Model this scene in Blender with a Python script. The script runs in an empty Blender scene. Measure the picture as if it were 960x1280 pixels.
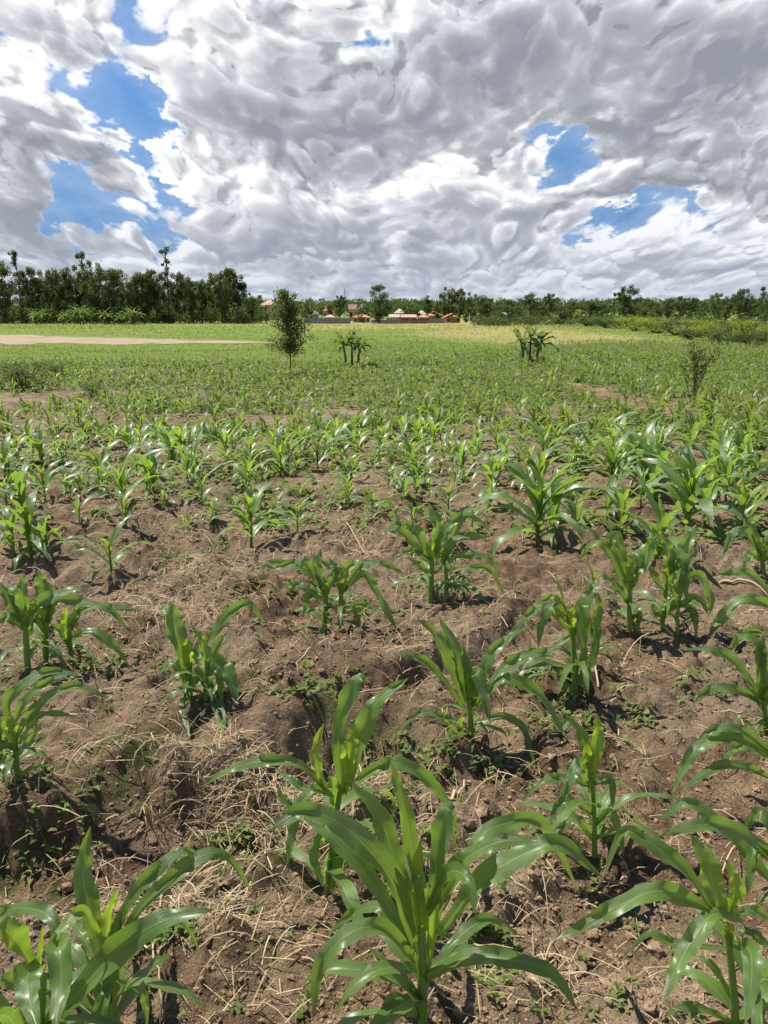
import bpy, math, random
import numpy as np
from mathutils import Vector
random.seed(7); rng = np.random.default_rng(7)
R = math.radians
sc = bpy.context.scene
COL = sc.collection

# ------------------------------------------------------------------ camera
PITCH = R(14.6); EYE = 1.6
cam = bpy.data.objects.new('camera', bpy.data.cameras.new('camera')); COL.objects.link(cam)
cam.data.sensor_fit = 'HORIZONTAL'; cam.data.sensor_width = 36; cam.data.lens = 36
cam.data.clip_start = 0.05; cam.data.clip_end = 6000
cam.location = (0, 0, EYE); cam.rotation_euler = (math.pi/2 - PITCH, 0, 0)
sc.camera = cam
sc.view_settings.view_transform = 'Standard'; sc.view_settings.look = 'None'
sc.view_settings.exposure = 0.55; sc.view_settings.gamma = 1

def ray(px, py):
    """direction of a photo pixel (960x1280)"""
    u = (px-480)/960; v = -(py-640)/960
    c, s = math.cos(PITCH), math.sin(PITCH)
    d = np.array([u, c + v*s, -s + v*c])
    return d/np.linalg.norm(d)
def azel(px, py):
    d = ray(px, py); return math.atan2(d[0], d[1]), math.asin(d[2])

# ------------------------------------------------------------------ sun
SUN_EL = R(58); SUN_AZ = R(-55)          # azimuth measured from +Y (ahead), negative = left
sd = Vector((math.sin(SUN_AZ)*math.cos(SUN_EL), math.cos(SUN_AZ)*math.cos(SUN_EL), math.sin(SUN_EL)))
sl = bpy.data.lights.new('sun', 'SUN'); sl.energy = 5.0; sl.angle = R(0.53); sl.color = (1, .945, .85)
so = bpy.data.objects.new('sun', sl); COL.objects.link(so)
so.rotation_euler = sd.to_track_quat('Z', 'Y').to_euler(); so.location = (-20, 20, 40)

# ------------------------------------------------------------------ node helper
class G:
    def __init__(s, tree): s.t = tree; s.n = tree.nodes; s.l = tree.links
    def put(s, sock, v):
        if v is None: return
        if isinstance(v, bpy.types.NodeSocket): s.l.new(v, sock)
        else:
            if hasattr(sock.default_value, '__len__') and not hasattr(v, '__len__'): v = [v]*len(sock.default_value)
            if hasattr(sock.default_value, '__len__') and len(sock.default_value) == 4 and len(v) == 3: v = list(v)+[1]
            sock.default_value = v
    def node(s, typ, ins={}, **kw):
        n = s.n.new(typ)
        for k, v in kw.items(): setattr(n, k, v)
        for k, v in ins.items(): s.put(n.inputs[k], v)
        return n
    def m(s, op, a, b=None, c=None, clamp=False):
        n = s.n.new('ShaderNodeMath'); n.operation = op; n.use_clamp = clamp
        s.put(n.inputs[0], a); s.put(n.inputs[1], b); s.put(n.inputs[2], c); return n.outputs[0]
    def v(s, op, a, b=None, scale=None):
        n = s.n.new('ShaderNodeVectorMath'); n.operation = op
        s.put(n.inputs[0], a); s.put(n.inputs[1], b)
        if scale is not None: s.put(n.inputs['Scale'], scale)
        return n.outputs['Value'] if op in ('LENGTH', 'DOT_PRODUCT', 'DISTANCE') else n.outputs[0]
    def step(s, x, a, b, lo=0, hi=1):
        n = s.n.new('ShaderNodeMapRange'); n.interpolation_type = 'SMOOTHSTEP'
        s.put(n.inputs[0], x); s.put(n.inputs[1], a); s.put(n.inputs[2], b); s.put(n.inputs[3], lo); s.put(n.inputs[4], hi)
        return n.outputs[0]
    def lin(s, x, a, b, lo=0, hi=1):
        n = s.n.new('ShaderNodeMapRange')
        s.put(n.inputs[0], x); s.put(n.inputs[1], a); s.put(n.inputs[2], b); s.put(n.inputs[3], lo); s.put(n.inputs[4], hi)
        return n.outputs[0]
    def mix(s, f, a, b):
        n = s.n.new('ShaderNodeMix'); n.data_type = 'RGBA'
        s.put(n.inputs[0], f); s.put(n.inputs[6], a); s.put(n.inputs[7], b); return n.outputs[2]
    def noise(s, vec, scale, detail=2, rough=.5, dist=0, col=False):
        n = s.node('ShaderNodeTexNoise', {'Scale': scale, 'Detail': detail, 'Roughness': rough, 'Distortion': dist})
        if vec is not None: s.put(n.inputs['Vector'], vec)
        return n.outputs['Color' if col else 'Fac']
    def xyz(s, x, y, z=0):
        n = s.n.new('ShaderNodeCombineXYZ'); s.put(n.inputs[0], x); s.put(n.inputs[1], y); s.put(n.inputs[2], z); return n.outputs[0]
    def sep(s, vec):
        n = s.n.new('ShaderNodeSeparateXYZ'); s.put(n.inputs[0], vec); return n.outputs

# ------------------------------------------------------------------ sky: nishita + procedural cumulus by direction
# (photo px, py, half width px, half height px, amount)  + = cloud, - = clear
CLOUDS = [
 (180,30,45,30,-.55),(40,25,120,45,.5),(205,20,30,22,-.4),(95,100,75,26,-.55),(165,170,40,45,-.75),(200,225,32,60,-.75),(120,150,60,30,-.3),
 (95,262,34,32,-.85),(80,235,25,30,-.4),(45,110,60,28,.2),(60,190,75,60,.5),(30,240,60,60,.55),(150,255,40,35,.25),
 (440,52,38,18,-.75),(465,40,25,20,-.6),(300,110,110,110,.6),(380,140,110,70,.4),(560,70,95,50,.45),(560,110,60,40,.3),(600,190,40,30,.45),(760,235,30,16,.4),(690,120,60,25,.4),(170,205,25,10,.5),(110,215,20,16,.35),(150,130,30,12,.3),(800,110,190,110,.7),(880,30,140,60,.5),(650,20,150,30,.35),
 (590,152,55,18,-.85),(668,172,40,28,-.9),(712,207,54,24,-.95),(640,236,34,10,-.4),(802,272,58,20,-1.0),(780,262,30,8,-.2),
 (350,260,130,70,.55),(560,255,90,70,.5),(450,220,100,60,.3),(900,235,90,50,.4),(740,310,150,30,.2),(240,250,30,50,.35),(560,170,40,25,.3),
 (200,200,20,12,.5),(480,330,300,30,.15),(200,330,200,26,.15),(850,330,160,30,.2),
]
SHADE = [(60,255,90,60,.7),(390,165,90,40,.8),(300,60,60,30,.1),(560,110,90,30,.75),(790,150,140,55,.95),(900,230,90,25,.5),(850,60,130,25,.5),(640,25,200,26,.6),(40,200,50,40,.4),
 (350,285,90,35,.45),(530,300,90,30,.45),(400,215,60,12,.35),(300,320,70,12,.5),(900,35,70,50,.5),(880,255,70,16,.4),(150,50,60,20,.4),(30,20,60,20,.3),
 (265,60,50,60,-.35),(330,130,40,40,-.2),(500,60,40,45,-.4),(250,225,60,35,-.45),(590,190,60,35,-.35),(40,120,60,30,-.5),(150,230,40,40,-.4),(700,230,60,20,-.4),(620,320,60,25,-.3),(780,310,60,20,-.35),(480,190,60,30,-.2),(60,180,40,30,-.2),(930,300,60,20,-.3),(830,60,60,30,-.25)]
def build_world():
    w = bpy.data.worlds.new('World'); sc.world = w; w.use_nodes = True
    g = G(w.node_tree); g.n.clear()
    out = g.node('ShaderNodeOutputWorld'); bg = g.node('ShaderNodeBackground')
    g.l.new(bg.outputs[0], out.inputs[0])
    sky = g.node('ShaderNodeTexSky', sky_type='NISHITA', sun_disc=False, sun_elevation=SUN_EL, sun_rotation=SUN_AZ, air_density=1.0, dust_density=.6, ozone_density=2.0)
    tc = g.node('ShaderNodeTexCoord'); X, Y, Z = g.sep(tc.outputs['Generated'])
    AZ = g.m('ARCTAN2', X, Y); EL = g.m('ARCSINE', Z)
    elc = g.m('ADD', g.m('MAXIMUM', EL, -.05), .20)
    C = g.xyz(g.m('DIVIDE', AZ, g.m('MULTIPLY', g.m('ADD', elc, .22), .62)), g.m('MULTIPLY', g.m('LOGARITHM', elc, math.e), 1.5), 0)
    def n2(vec, scale, detail, rough, typ='FBM', col=False):
        n = g.node('ShaderNodeTexNoise', {'Vector': vec, 'Scale': scale, 'Detail': detail, 'Roughness': rough}, noise_dimensions='2D', noise_type=typ)
        if typ == 'RIDGED_MULTIFRACTAL': n.inputs['Offset'].default_value = 1.0; n.inputs['Gain'].default_value = 1.0; n.normalize = True
        return n.outputs['Color' if col else 'Fac']
    wc = g.v('SUBTRACT', n2(g.v('ADD', C, (OX, 3, 0)), 1.9, 1.0, .5, col=True), (.5, .5, .5))
    W = g.v('ADD', C, g.v('SCALE', wc, scale=.22))
    we = g.v('SUBTRACT', n2(g.v('ADD', C, (7, 1, 0)), 7.5, 5, .62, col=True), (.5, .5, .5))
    P = g.v('ADD', g.xyz(AZ, EL, 0), g.v('ADD', g.v('SCALE', g.v('MULTIPLY', wc, (1, .7, 0)), scale=.08), g.v('SCALE', g.v('MULTIPLY', we, (1, .8, 0)), scale=.085)))
    def blobs(lst):
        acc = None
        for px, py, rx, ry, a in lst:
            A, E = azel(px, py); k = 1.75/960
            mp = g.node('ShaderNodeMapping', {'Vector': P}, vector_type='TEXTURE')
            mp.inputs['Location'].default_value = (A, E, 0); mp.inputs['Scale'].default_value = (rx*k, ry*k, 1)
            gr = g.node('ShaderNodeTexGradient', {'Vector': mp.outputs[0]}, gradient_type='SPHERICAL')
            acc = g.m('MULTIPLY_ADD', g.m('SMOOTH_MIN', gr.outputs['Fac'], .62, .25), a*1.6, 0 if acc is None else acc)
        return acc
    B = blobs(CLOUDS); S = blobs(SHADE)
    def form(off, det=6):
        Q = g.v('ADD', W, off) if off else W
        return n2(Q, 3.3, det, .55, 'RIDGED_MULTIFRACTAL'), n2(Q, 8.5, max(det-1, 1), .6, 'RIDGED_MULTIFRACTAL')
    b0, c0 = form(None); b1, c1 = form((-.020, .036, 0), 4)
    f0 = n2(W, 1.7, 7, .55); f1 = n2(g.v('ADD', W, (-.08, .15, 0)), 1.7, 2.5, .5)
    high = g.step(EL, .34, .6)
    L = g.m('SUBTRACT', g.m('ADD', g.m('MULTIPLY', g.m('SUBTRACT', f0, .5), K_F), g.m('MULTIPLY_ADD', B, 1.0, K_0)), g.m('MULTIPLY', high, 1.3))
    L = g.m('ADD', L, g.step(EL, .11, .0, 0, .3))
    bb = g.m('ADD', g.m('MULTIPLY', b0, .65), g.m('MULTIPLY', c0, .35))
    D = g.m('ADD', L, g.m('MULTIPLY', g.m('SUBTRACT', .45, bb), K_B)); D = g.m('ADD', D, g.step(EL, .08, .0, 0, .5))
    alpha = g.m('MAXIMUM', g.step(D, -.10, .26), g.step(g.m('ADD', L, g.m('MULTIPLY', g.sep(we)[2], 1.6)), -.7, .9, 0, .25))
    rel = g.m('ADD', g.m('MULTIPLY', g.m('SUBTRACT', b1, b0), K_R), g.m('MULTIPLY', g.m('SUBTRACT', c1, c0), K_C))
    rel = g.m('MULTIPLY', rel, g.step(L, .1, 1.2, 1.15, .6))
    rel2 = g.m('MULTIPLY', g.m('SUBTRACT', f0, f1), K_S)
    thick = g.step(L, .1, 1.3)
    U_, V_, _ = g.sep(W)
    def band(k, amp, nz, seed, det):
        ph = g.m('ADD', g.m('MULTIPLY', V_, -k), g.m('MULTIPLY', n2(g.v('ADD', g.v('MULTIPLY', W, (1, 1, 0)), (seed, 2*seed, 0)), nz, 2.5, .5), amp))
        ph = g.m('ADD', ph, g.m('MULTIPLY', bb, -det))
        ph = g.m('ADD', ph, g.m('MULTIPLY', g.sep(we)[1], det*.9))
        u = g.m('FRACT', ph)
        return g.m('MULTIPLY', g.m('SUBTRACT', .5, g.m('POWER', u, .75)), g.step(u, .76, 1.0, 1, -1))
    bn = g.m('ADD', g.m('MULTIPLY', band(1.9, 1.5, 1.0, 4.3, .75), K_1), g.m('MULTIPLY', band(4.0, 2.0, 2.2, 9.1, .95), K_2))
    lit = g.m('ADD', g.m('ADD', g.m('ADD', .86, rel), rel2), bn)
    lit = g.m('SUBTRACT', lit, g.m('MULTIPLY', thick, .28))
    lit = g.m('SUBTRACT', lit, g.m('MULTIPLY', g.m('MULTIPLY', S, g.lin(bb, .1, .7, 1.2, .7)), K_SH))
    lit = g.m('ADD', lit, g.step(D, .1, .6, .14, 0))
    lit = g.m('ADD', lit, g.m('MULTIPLY', g.m('SUBTRACT', n2(C, 16, 5, .6), .5), .16))
    ramp = g.node('ShaderNodeValToRGB'); g.l.new(lit, ramp.inputs[0]); cr = ramp.color_ramp
    cr.elements[0].position = 0; cr.elements[0].color = (.255, .275, .32, 1)
    cr.elements[1].position = 1; cr.elements[1].color = (.90, .905, .925, 1)
    for p_, c_ in ((.35, (.37, .385, .425, 1)), (.65, (.56, .575, .615, 1))): e = cr.elements.new(p_); e.color = c_
    hz = g.step(EL, -.01, .16, .6, 0)
    ccol = g.mix(g.step(D, -.12, .25, .75, 0), g.mix(hz, ramp.outputs[0], (.36, .43, .53)), (.78, .82, .88))
    skyc = g.mix(g.step(EL, .0, .3, 1, 0), g.v('MULTIPLY', g.v('SCALE', sky.outputs[0], scale=SKY), (.50, .78, 1.08)), (.09, .22, .48))
    fin = g.mix(alpha, skyc, ccol)
    fin = g.mix(g.step(Z, -.03, -.005, 1, 0), fin, (.12, .13, .1))
    g.l.new(fin, bg.inputs[0]); bg.inputs[1].default_value = .82
    w.cycles.sampling_method = 'MANUAL'; w.cycles.sample_map_resolution = 256
SKY = .085; OX = 0; K_F = 2.0; K_0 = .40; K_B = .55; K_R = .46; K_C = .34; K_S = 1.5; K_1 = .38; K_2 = .21; K_SH = .50
build_world()

# ------------------------------------------------------------------ numpy helpers
_LAT = np.random.default_rng(11).random((256, 256))
def vnoise(x, y, s, seed=0):
    """smooth value noise, wavelength s metres, 0..1"""
    x = np.asarray(x, float)/s + 17.3*seed + 1000; y = np.asarray(y, float)/s + 9.1*seed + 1000
    xi = np.floor(x).astype(int); yi = np.floor(y).astype(int); fx = x-xi; fy = y-yi
    fx = fx*fx*fx*(fx*(6*fx-15)+10); fy = fy*fy*fy*(fy*(6*fy-15)+10)
    a = _LAT[xi & 255, yi & 255]; b = _LAT[(xi+1) & 255, yi & 255]; c = _LAT[xi & 255, (yi+1) & 255]; d = _LAT[(xi+1) & 255, (yi+1) & 255]
    return (a*(1-fx)+b*fx)*(1-fy) + (c*(1-fx)+d*fx)*fy
def fbm(x, y, s, o=4, seed=0, g=.5):
    t = 0; a = 1; n = 0
    for k in range(o): t = t + a*vnoise(x, y, s/2**k, seed+k*3); n += a; a *= g
    return t/n
def sst(x, a, b): t = np.clip((x-a)/(b-a), 0, 1); return t*t*(3-2*t)

# ------------------------------------------------------------------ terrain
def macro(x, y):
    yy = np.maximum(y, 0)
    z = -1.25*(1-np.exp(-yy/25)) - 1.3*(1-np.exp(-yy/230))
    z = z + 8*sst(yy, 430, 900)                       # wooded rise behind the town
    z = z + (fbm(x, y, 60, 2, 5)-.5)*.5*sst(yy, 25, 90) + (fbm(x, y, 9, 2, 6)-.5)*.22*sst(yy, 2, 14)
    return z
DITCH = None
def pdist(x, y, pts):
    best = np.full(np.shape(x), 1e9)
    for (x0, y0), (x1, y1) in zip(pts[:-1], pts[1:]):
        dx, dy = x1-x0, y1-y0; t = np.clip(((x-x0)*dx+(y-y0)*dy)/(dx*dx+dy*dy), 0, 1)
        best = np.minimum(best, np.hypot(x-x0-t*dx, y-y0-t*dy))
    return best
def terrain(x, y, fine=True):
    x = np.asarray(x, float); y = np.asarray(y, float)
    z = macro(x, y)
    near = 1-sst(y, 10, 30)
    z = z + (fbm(x, y, .9, 3, 21)-.5)*.16*near                                  # hoed mounds
    rows = np.sin((y*.93 + x*.30 + 1.1*(fbm(x, y, 2.2, 2, 3)-.5))*2*np.pi/.85)
    z = z + rows*.035*near
    if DITCH is not None:
        for pts, w, dep in DITCH:
            d = pdist(x + (fbm(x, y, .35, 3, 55)-.5)*.22, y + (fbm(x, y, .35, 3, 44)-.5)*.22, pts)
            z = z - dep*(1-sst(d, w*.35, w)) + dep*.35*np.exp(-((d-w*1.25)/(w*.35))**2)
    if fine:
        n = 1-sst(y, 5, 14)
        c = fbm(x, y, .17, 3, 31); z = z + np.maximum(c-.45, 0)*.20*n + np.maximum(fbm(x, y, .085, 2, 36)-.5, 0)*.085*n
        c2 = vnoise(x, y, .045, 61)*vnoise(x, y, .07, 62); z = z + c2*.022*n
        z = z + (fbm(x, y, .022, 2, 71)-.5)*.010*n
    return z
def hit(px, py, tmax=900):
    """photo pixel -> point on the ground"""
    d = ray(px, py); t = 1.0
    for i in range(4000):
        p = d*t; h = EYE + p[2] - float(terrain(p[0], p[1], False))
        if h < .003 or t > tmax: break
        t += max(.004, h*.8/(.12-d[2]))
    return np.array([p[0], p[1], EYE+p[2]])
def z0(x, y): return float(terrain(x, y, False))
def at(px, py, y):
    """photo pixel at distance y ahead -> point"""
    d = ray(px, py); t = y/d[1]; return np.array([d[0]*t, y, EYE+d[2]*t])
# furrow hollows and heaps traced on the ground
_P = [hit(*p)[:2] for p in ((-60,1120),(40,1105),(140,1085),(250,1045),(350,1000),(430,950))]
_Q = [hit(*p)[:2] for p in ((455,880),(540,850),(640,820),(690,770))]
_R = [hit(*p)[:2] for p in ((60,760),(140,740),(230,700))]
_S = [hit(*p)[:2] for p in ((-40,1010),(60,1000),(150,985))]
DITCH = [(_P, .30, .13), (_Q, .22, .09), (_R, .3, .07), (_S, .14, .05)]

# ------------------------------------------------------------------ mesh makers
def mesh_np(name, V, F, uv=None, attrs=None, smooth=True):
    V = np.asarray(V, np.float32).reshape(-1, 3); F = np.asarray(F, np.int32)
    me = bpy.data.meshes.new(name); k = F.shape[1]
    me.vertices.add(len(V)); me.vertices.foreach_set('co', V.ravel())
    me.loops.add(F.size); me.loops.foreach_set('vertex_index', F.ravel())
    me.polygons.add(len(F)); me.polygons.foreach_set('loop_start', np.arange(len(F), dtype=np.int32)*k)
    me.polygons.foreach_set('use_smooth', np.full(len(F), smooth, bool))
    me.update(calc_edges=True)
    if uv is not None:
        l = me.uv_layers.new(name='UVMap'); l.data.foreach_set('uv', np.asarray(uv, np.float32)[F.ravel()].ravel())
    for n, a in (attrs or {}).items():
        me.attributes.new(n, 'FLOAT', 'POINT').data.foreach_set('value', np.asarray(a, np.float32).ravel())
    me.validate(clean_customdata=False)
    return me
def link(name, me, mat=None, parent=None, loc=None, **props):
    o = bpy.data.objects.new(name, me); COL.objects.link(o)
    if me is not None and mat is not None and len(me.materials) == 0: me.materials.append(mat)
    if parent: o.parent = parent
    if loc is not None: o.location = loc
    for k, v in props.items(): o[k] = v
    return o
class Acc:
    """collects triangles/quads with uv and tone into one mesh"""
    def __init__(s): s.V = []; s.F = []; s.U = []; s.T = []; s.n = 0
    def add(s, V, F, U=None, T=0.0):
        V = np.asarray(V, float).reshape(-1, 3); s.V.append(V); s.F.append(np.asarray(F)+s.n)
        s.U.append(np.zeros((len(V), 2)) if U is None else U); s.T.append(np.broadcast_to(T, (len(V),)).astype(float)); s.n += len(V)
    def mesh(s, name, smooth=True):
        return mesh_np(name, np.vstack(s.V), np.vstack(s.F), np.vstack(s.U), {'tone': np.concatenate(s.T)}, smooth)

# ------------------------------------------------------------------ materials
def newmat(name):
    m = bpy.data.materials.new(name); m.use_nodes = True; g = G(m.node_tree); g.n.clear()
    out = g.node('ShaderNodeOutputMaterial'); return m, g, out
def attr(g, n): a = g.node('ShaderNodeAttribute', attribute_name=n); return a.outputs['Fac']
def bump(g, h, dist, strength=1.0, normal=None):
    n = g.node('ShaderNodeBump', {'Height': h, 'Distance': dist, 'Strength': strength})
    if normal is not None: g.l.new(normal, n.inputs['Normal'])
    return n.outputs[0]

def soil_material():
    m, g, out = newmat('soil_and_grass')
    p = g.node('ShaderNodeNewGeometry').outputs['Position']
    big = g.noise(p, .7, 4, .6); mid = g.noise(p, 5, 5, .6); fine = g.noise(p, 38, 5, .65); grit = g.noise(p, 170, 3, .6)
    soil = g.mix(g.step(mid, .35, .68), (.135, .080, .045), (.37, .250, .150))
    soil = g.mix(g.step(big, .4, .66, 0, .6), soil, (.47, .36, .245))
    soil = g.mix(g.step(fine, .55, .75, 0, .55), soil, (.46, .35, .25))
    soil = g.mix(g.step(fine, .47, .27, 0, .6), soil, (.055, .033, .021))
    soil = g.mix(g.step(grit, .6, .8, 0, .5), soil, (.48, .38, .29))
    st = attr(g, 'straw')
    soil = g.mix(g.m('MULTIPLY', st, g.step(fine, .3, .62, .1, .8)), soil, (.33, .24, .14))
    # low green cover between the plants
    veg = attr(g, 'veg')
    gn = g.noise(p, 2.4, 6, .68); gv = g.noise(p, 14, 4, .6)
    vm = g.step(g.m('ADD', gn, g.m('MULTIPLY', veg, .55)), .66, .84)
    green = g.mix(gv, (.055, .085, .020), (.14, .18, .045))
    col = g.mix(g.m('MULTIPLY', vm, .9), soil, green)
    gr = attr(g, 'grass'); ye = attr(g, 'yellow')
    gn2 = g.noise(p, .35, 5, .6); gn3 = g.noise(p, 3, 4, .7)
    grass = g.mix(gn2, (.14, .20, .036), (.23, .29, .055))
    grass = g.mix(g.step(gn3, .35, .75, 0, .5), grass, (.085, .13, .025))
    yel = g.mix(gn3, (.27, .26, .085), (.37, .32, .13))
    grass = g.mix(ye, grass, yel)
    col = g.mix(gr, col, grass)
    b0 = bump(g, g.noise(p, 13, 6, .72), .085, 1.0); b1 = bump(g, fine, .04, 1.0, b0); b2 = bump(g, grit, .006, 1.0, b1)
    bs = g.node('ShaderNodeBsdfPrincipled', {'Base Color': col, 'Roughness': .95, 'Specular IOR Level': .15, 'Normal': b2})
    g.l.new(bs.outputs[0], out.inputs[0]); return m

def leaf_material(name, dark, light, young, trans=.42, rough=.36, veins=True, spec=.5):
    m, g, out = newmat(name)
    uv = g.node('ShaderNodeUVMap').outputs[0]; u, v, _ = g.sep(uv)
    p = g.node('ShaderNodeNewGeometry').outputs['Position']
    tone = attr(g, 'tone'); rnd = g.node('ShaderNodeObjectInfo').outputs['Random']
    n = g.noise(p, 22, 3, .6); n2 = g.noise(p, 7, 3, .5)
    col = g.mix(g.step(n2, .3, .7), dark, light)
    col = g.mix(tone, col, young)
    nrm = None
    if veins:
        rib = g.step(g.m('ABSOLUTE', g.m('SUBTRACT', u, .5)), .012, .05, 1, 0)
        col = g.mix(g.m('MULTIPLY', rib, g.lin(v, 0, 1, .75, .25)), col, (.36, .46, .17))
        st = g.m('SINE', g.m('MULTIPLY', u, 150)); 
        col = g.mix(g.m('MULTIPLY', g.step(st, -1, 1), .12), col, (.20, .27, .06))
        tip = g.m('MULTIPLY', g.step(v, .90, 1.0), g.step(n, .35, .6)); col = g.mix(g.m('MULTIPLY', tip, .7), col, (.34, .27, .10))
        spot = g.step(g.noise(p, 110, 2, .5), .70, .75); col = g.mix(g.m('MULTIPLY', spot, .55), col, (.38, .36, .18))
        nrm = bump(g, g.m('ADD', g.m('MULTIPLY', st, .35), g.m('ADD', g.m('MULTIPLY', n, 1.2), g.m('MULTIPLY', rib, -1))), .0016, .7)
    col = g.mix(g.lin(rnd, 0, 1, 0, .22), col, g.v('SCALE', col, scale=.6))
    tcol = g.mix(.55, g.v('SCALE', col, scale=2.1), (.30, .42, .03))
    bs = g.node('ShaderNodeBsdfPrincipled', {'Base Color': col, 'Roughness': rough, 'Specular IOR Level': spec, 'Coat Weight': .6 if veins else 0.0, 'Coat Roughness': .33})
    tr = g.node('ShaderNodeBsdfTranslucent', {'Color': tcol})
    if nrm is not None: g.l.new(nrm, bs.inputs['Normal']); g.l.new(nrm, tr.inputs['Normal'])
    mx = g.node('ShaderNodeMixShader', {0: trans}); g.l.new(bs.outputs[0], mx.inputs[1]); g.l.new(tr.outputs[0], mx.inputs[2])
    g.l.new(mx.outputs[0], out.inputs[0]); return m
def plain(name, c1, c2, scale=8, rough=.9, bumpd=0, spec=.2, tone=None):
    m, g, out = newmat(name)
    p = g.node('ShaderNodeTexCoord').outputs['Object']
    n = g.noise(p, scale, 5, .6); col = g.mix(g.step(n, .3, .7), c1, c2)
    if tone: col = g.mix(attr(g, 'tone'), col, tone)
    bs = g.node('ShaderNodeBsdfPrincipled', {'Base Color': col, 'Roughness': rough, 'Specular IOR Level': spec})
    if bumpd: g.l.new(bump(g, n, bumpd), bs.inputs['Normal'])
    g.l.new(bs.outputs[0], out.inputs[0]); return m
M = dict(
 soil=soil_material(),
 maize=leaf_material('maize_leaf', (.062,.160,.030), (.125,.250,.048), (.36,.50,.040), trans=.46, rough=.40, spec=1.0),
 stalk=leaf_material('maize_stalk', (.06,.13,.03), (.10,.18,.045), (.22,.36,.06), trans=.12, veins=False),

 farmaize=leaf_material('maize_leaf_far', (.070,.135,.028), (.135,.20,.040), (.34,.40,.06), trans=.42, rough=.5, veins=False, spec=.5),
 weed=leaf_material('weed_leaf', (.06,.115,.03), (.12,.19,.05), (.26,.30,.08), trans=.35, rough=.6, veins=False, spec=.3),
 grass=leaf_material('grass_blade', (.135,.19,.038), (.20,.255,.055), (.38,.34,.13), trans=.35, rough=.6, veins=False, spec=.25),
 straw=plain('dry_straw', (.24,.165,.09), (.42,.32,.19), 30, .85, tone=(.52,.42,.27)),
 clod=plain('soil_clod', (.16,.104,.066), (.34,.235,.145), 22, .95, .004),
 sand=None and plain('bare_sand', (.36,.27,.19), (.52,.42,.32), .5, .95),
 tree=leaf_material('tree_foliage', (.018,.038,.016), (.036,.062,.022), (.085,.12,.035), trans=.25, rough=.6, veins=False, spec=.3),
 paletree=leaf_material('pale_foliage', (.055,.085,.028), (.09,.125,.04), (.18,.21,.07), trans=.25, rough=.6, veins=False, spec=.3),
 bush=leaf_material('bush_foliage', (.12,.16,.02), (.20,.25,.035), (.34,.36,.06), trans=.3, rough=.6, veins=False, spec=.25),
 banana=leaf_material('banana_leaf', (.055,.11,.03), (.10,.16,.045), (.22,.27,.08), trans=.35, rough=.6, veins=False, spec=.25),
 bark=plain('bark', (.06,.045,.035), (.17,.14,.11), 9, .9, .02),
)

def sand_material():
    m, g, out = newmat('bare_sand'); p = g.node('ShaderNodeNewGeometry').outputs['Position']
    n = g.noise(p, .45, 6, .65); n2 = g.noise(p, 2.5, 4, .6)
    col = g.mix(n2, (.27, .20, .13), (.42, .33, .23)); col = g.mix(g.step(n, .56, .62), col, (.14, .18, .045))
    bs = g.node('ShaderNodeBsdfPrincipled', {'Base Color': col, 'Roughness': .95, 'Specular IOR Level': .15}); g.l.new(bs.outputs[0], out.inputs[0]); return m
M['sand'] = sand_material()
# ------------------------------------------------------------------ ground sheet
def geo(a, b, step): n = int(math.log(b/a)/step)+2; return np.geomspace(a, b, n)
def polymask(x, y, pix, soft):
    P = np.array([hit(a, b)[:2] for a, b in pix]); Lg = lambda q: np.stack([q[..., 0]/np.maximum(q[..., 1], 1), np.log(np.maximum(q[..., 1], 1))], -1)
    P = Lg(P); q = Lg(np.stack([x, y], -1)); ins = np.zeros(x.shape, bool); best = np.full(x.shape, 1e9)
    for i in range(len(P)):
        a, b = P[i-1], P[i]
        c = ((a[1] > q[..., 1]) != (b[1] > q[..., 1])) & (q[..., 0] < (b[0]-a[0])*(q[..., 1]-a[1])/(b[1]-a[1]+1e-12)+a[0]); ins ^= c
        d = b-a; t = np.clip(((q-a) @ d)/(d @ d), 0, 1); best = np.minimum(best, np.hypot(*np.moveaxis(q-a-t[..., None]*d, -1, 0)))
    return sst(np.where(ins, best, -best), -soft, soft)
EDGE = [(-200,449),(0,450),(330,454),(450,455),(560,447),(700,430),(820,427),(960,430),(1200,432)]
_ex = np.array([hit(*p)[:2] for p in EDGE])
def edge_y(x): return np.interp(x, _ex[:, 0], _ex[:, 1])
def masks(x, y):
    ns = (fbm(x, y, 6, 3, 77)-.5)
    e = edge_y(x + ns*6); grass = sst(y + ns*10, e-1.5, e+2.0)
    yel = np.maximum.reduce([polymask(x, y, [(380,404),(420,399),(700,399),(760,404),(640,411),(400,413)], .03)*.8,
        polymask(x, y, [(560,411),(660,409),(760,418),(855,431),(800,437),(650,431),(520,418)], .05)*1.0,
        polymask(x, y, [(200,400),(400,400),(420,408),(200,408)], .03)*.45])
    yel = np.clip(yel*(.55+1.1*fbm(x, y, 5, 3, 78)), 0, 1)*grass
    veg = .06 + .40*sst(y, 8, 22) + .38*sst(y, 20, 40) + (fbm(x, y, 2.5, 3, 79)-.5)*.8
    for px, py, rx, ry, a in BARE: 
        c = hit(px, py); kx = c[1]*rx/960; ky = abs(hit(px, py-ry)[1]-hit(px, py+ry)[1])/2
        veg = veg - a*np.exp(-(((x-c[0])/kx)**2+((y-c[1])/ky)**2))
    straw = .15 + 0*x
    for px, py, rx, ry, a in STRAW:
        c = hit(px, py); kx = c[1]*rx/960; ky = abs(hit(px, py-ry)[1]-hit(px, py+ry)[1])/2
        straw = straw + a*np.exp(-(((x-c[0])/kx)**2+((y-c[1])/ky)**2))
    return grass, yel, np.clip(veg, 0, 1), np.clip(straw + (fbm(x, y, .3, 3, 80)-.5)*.5, 0, 1)
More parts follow.
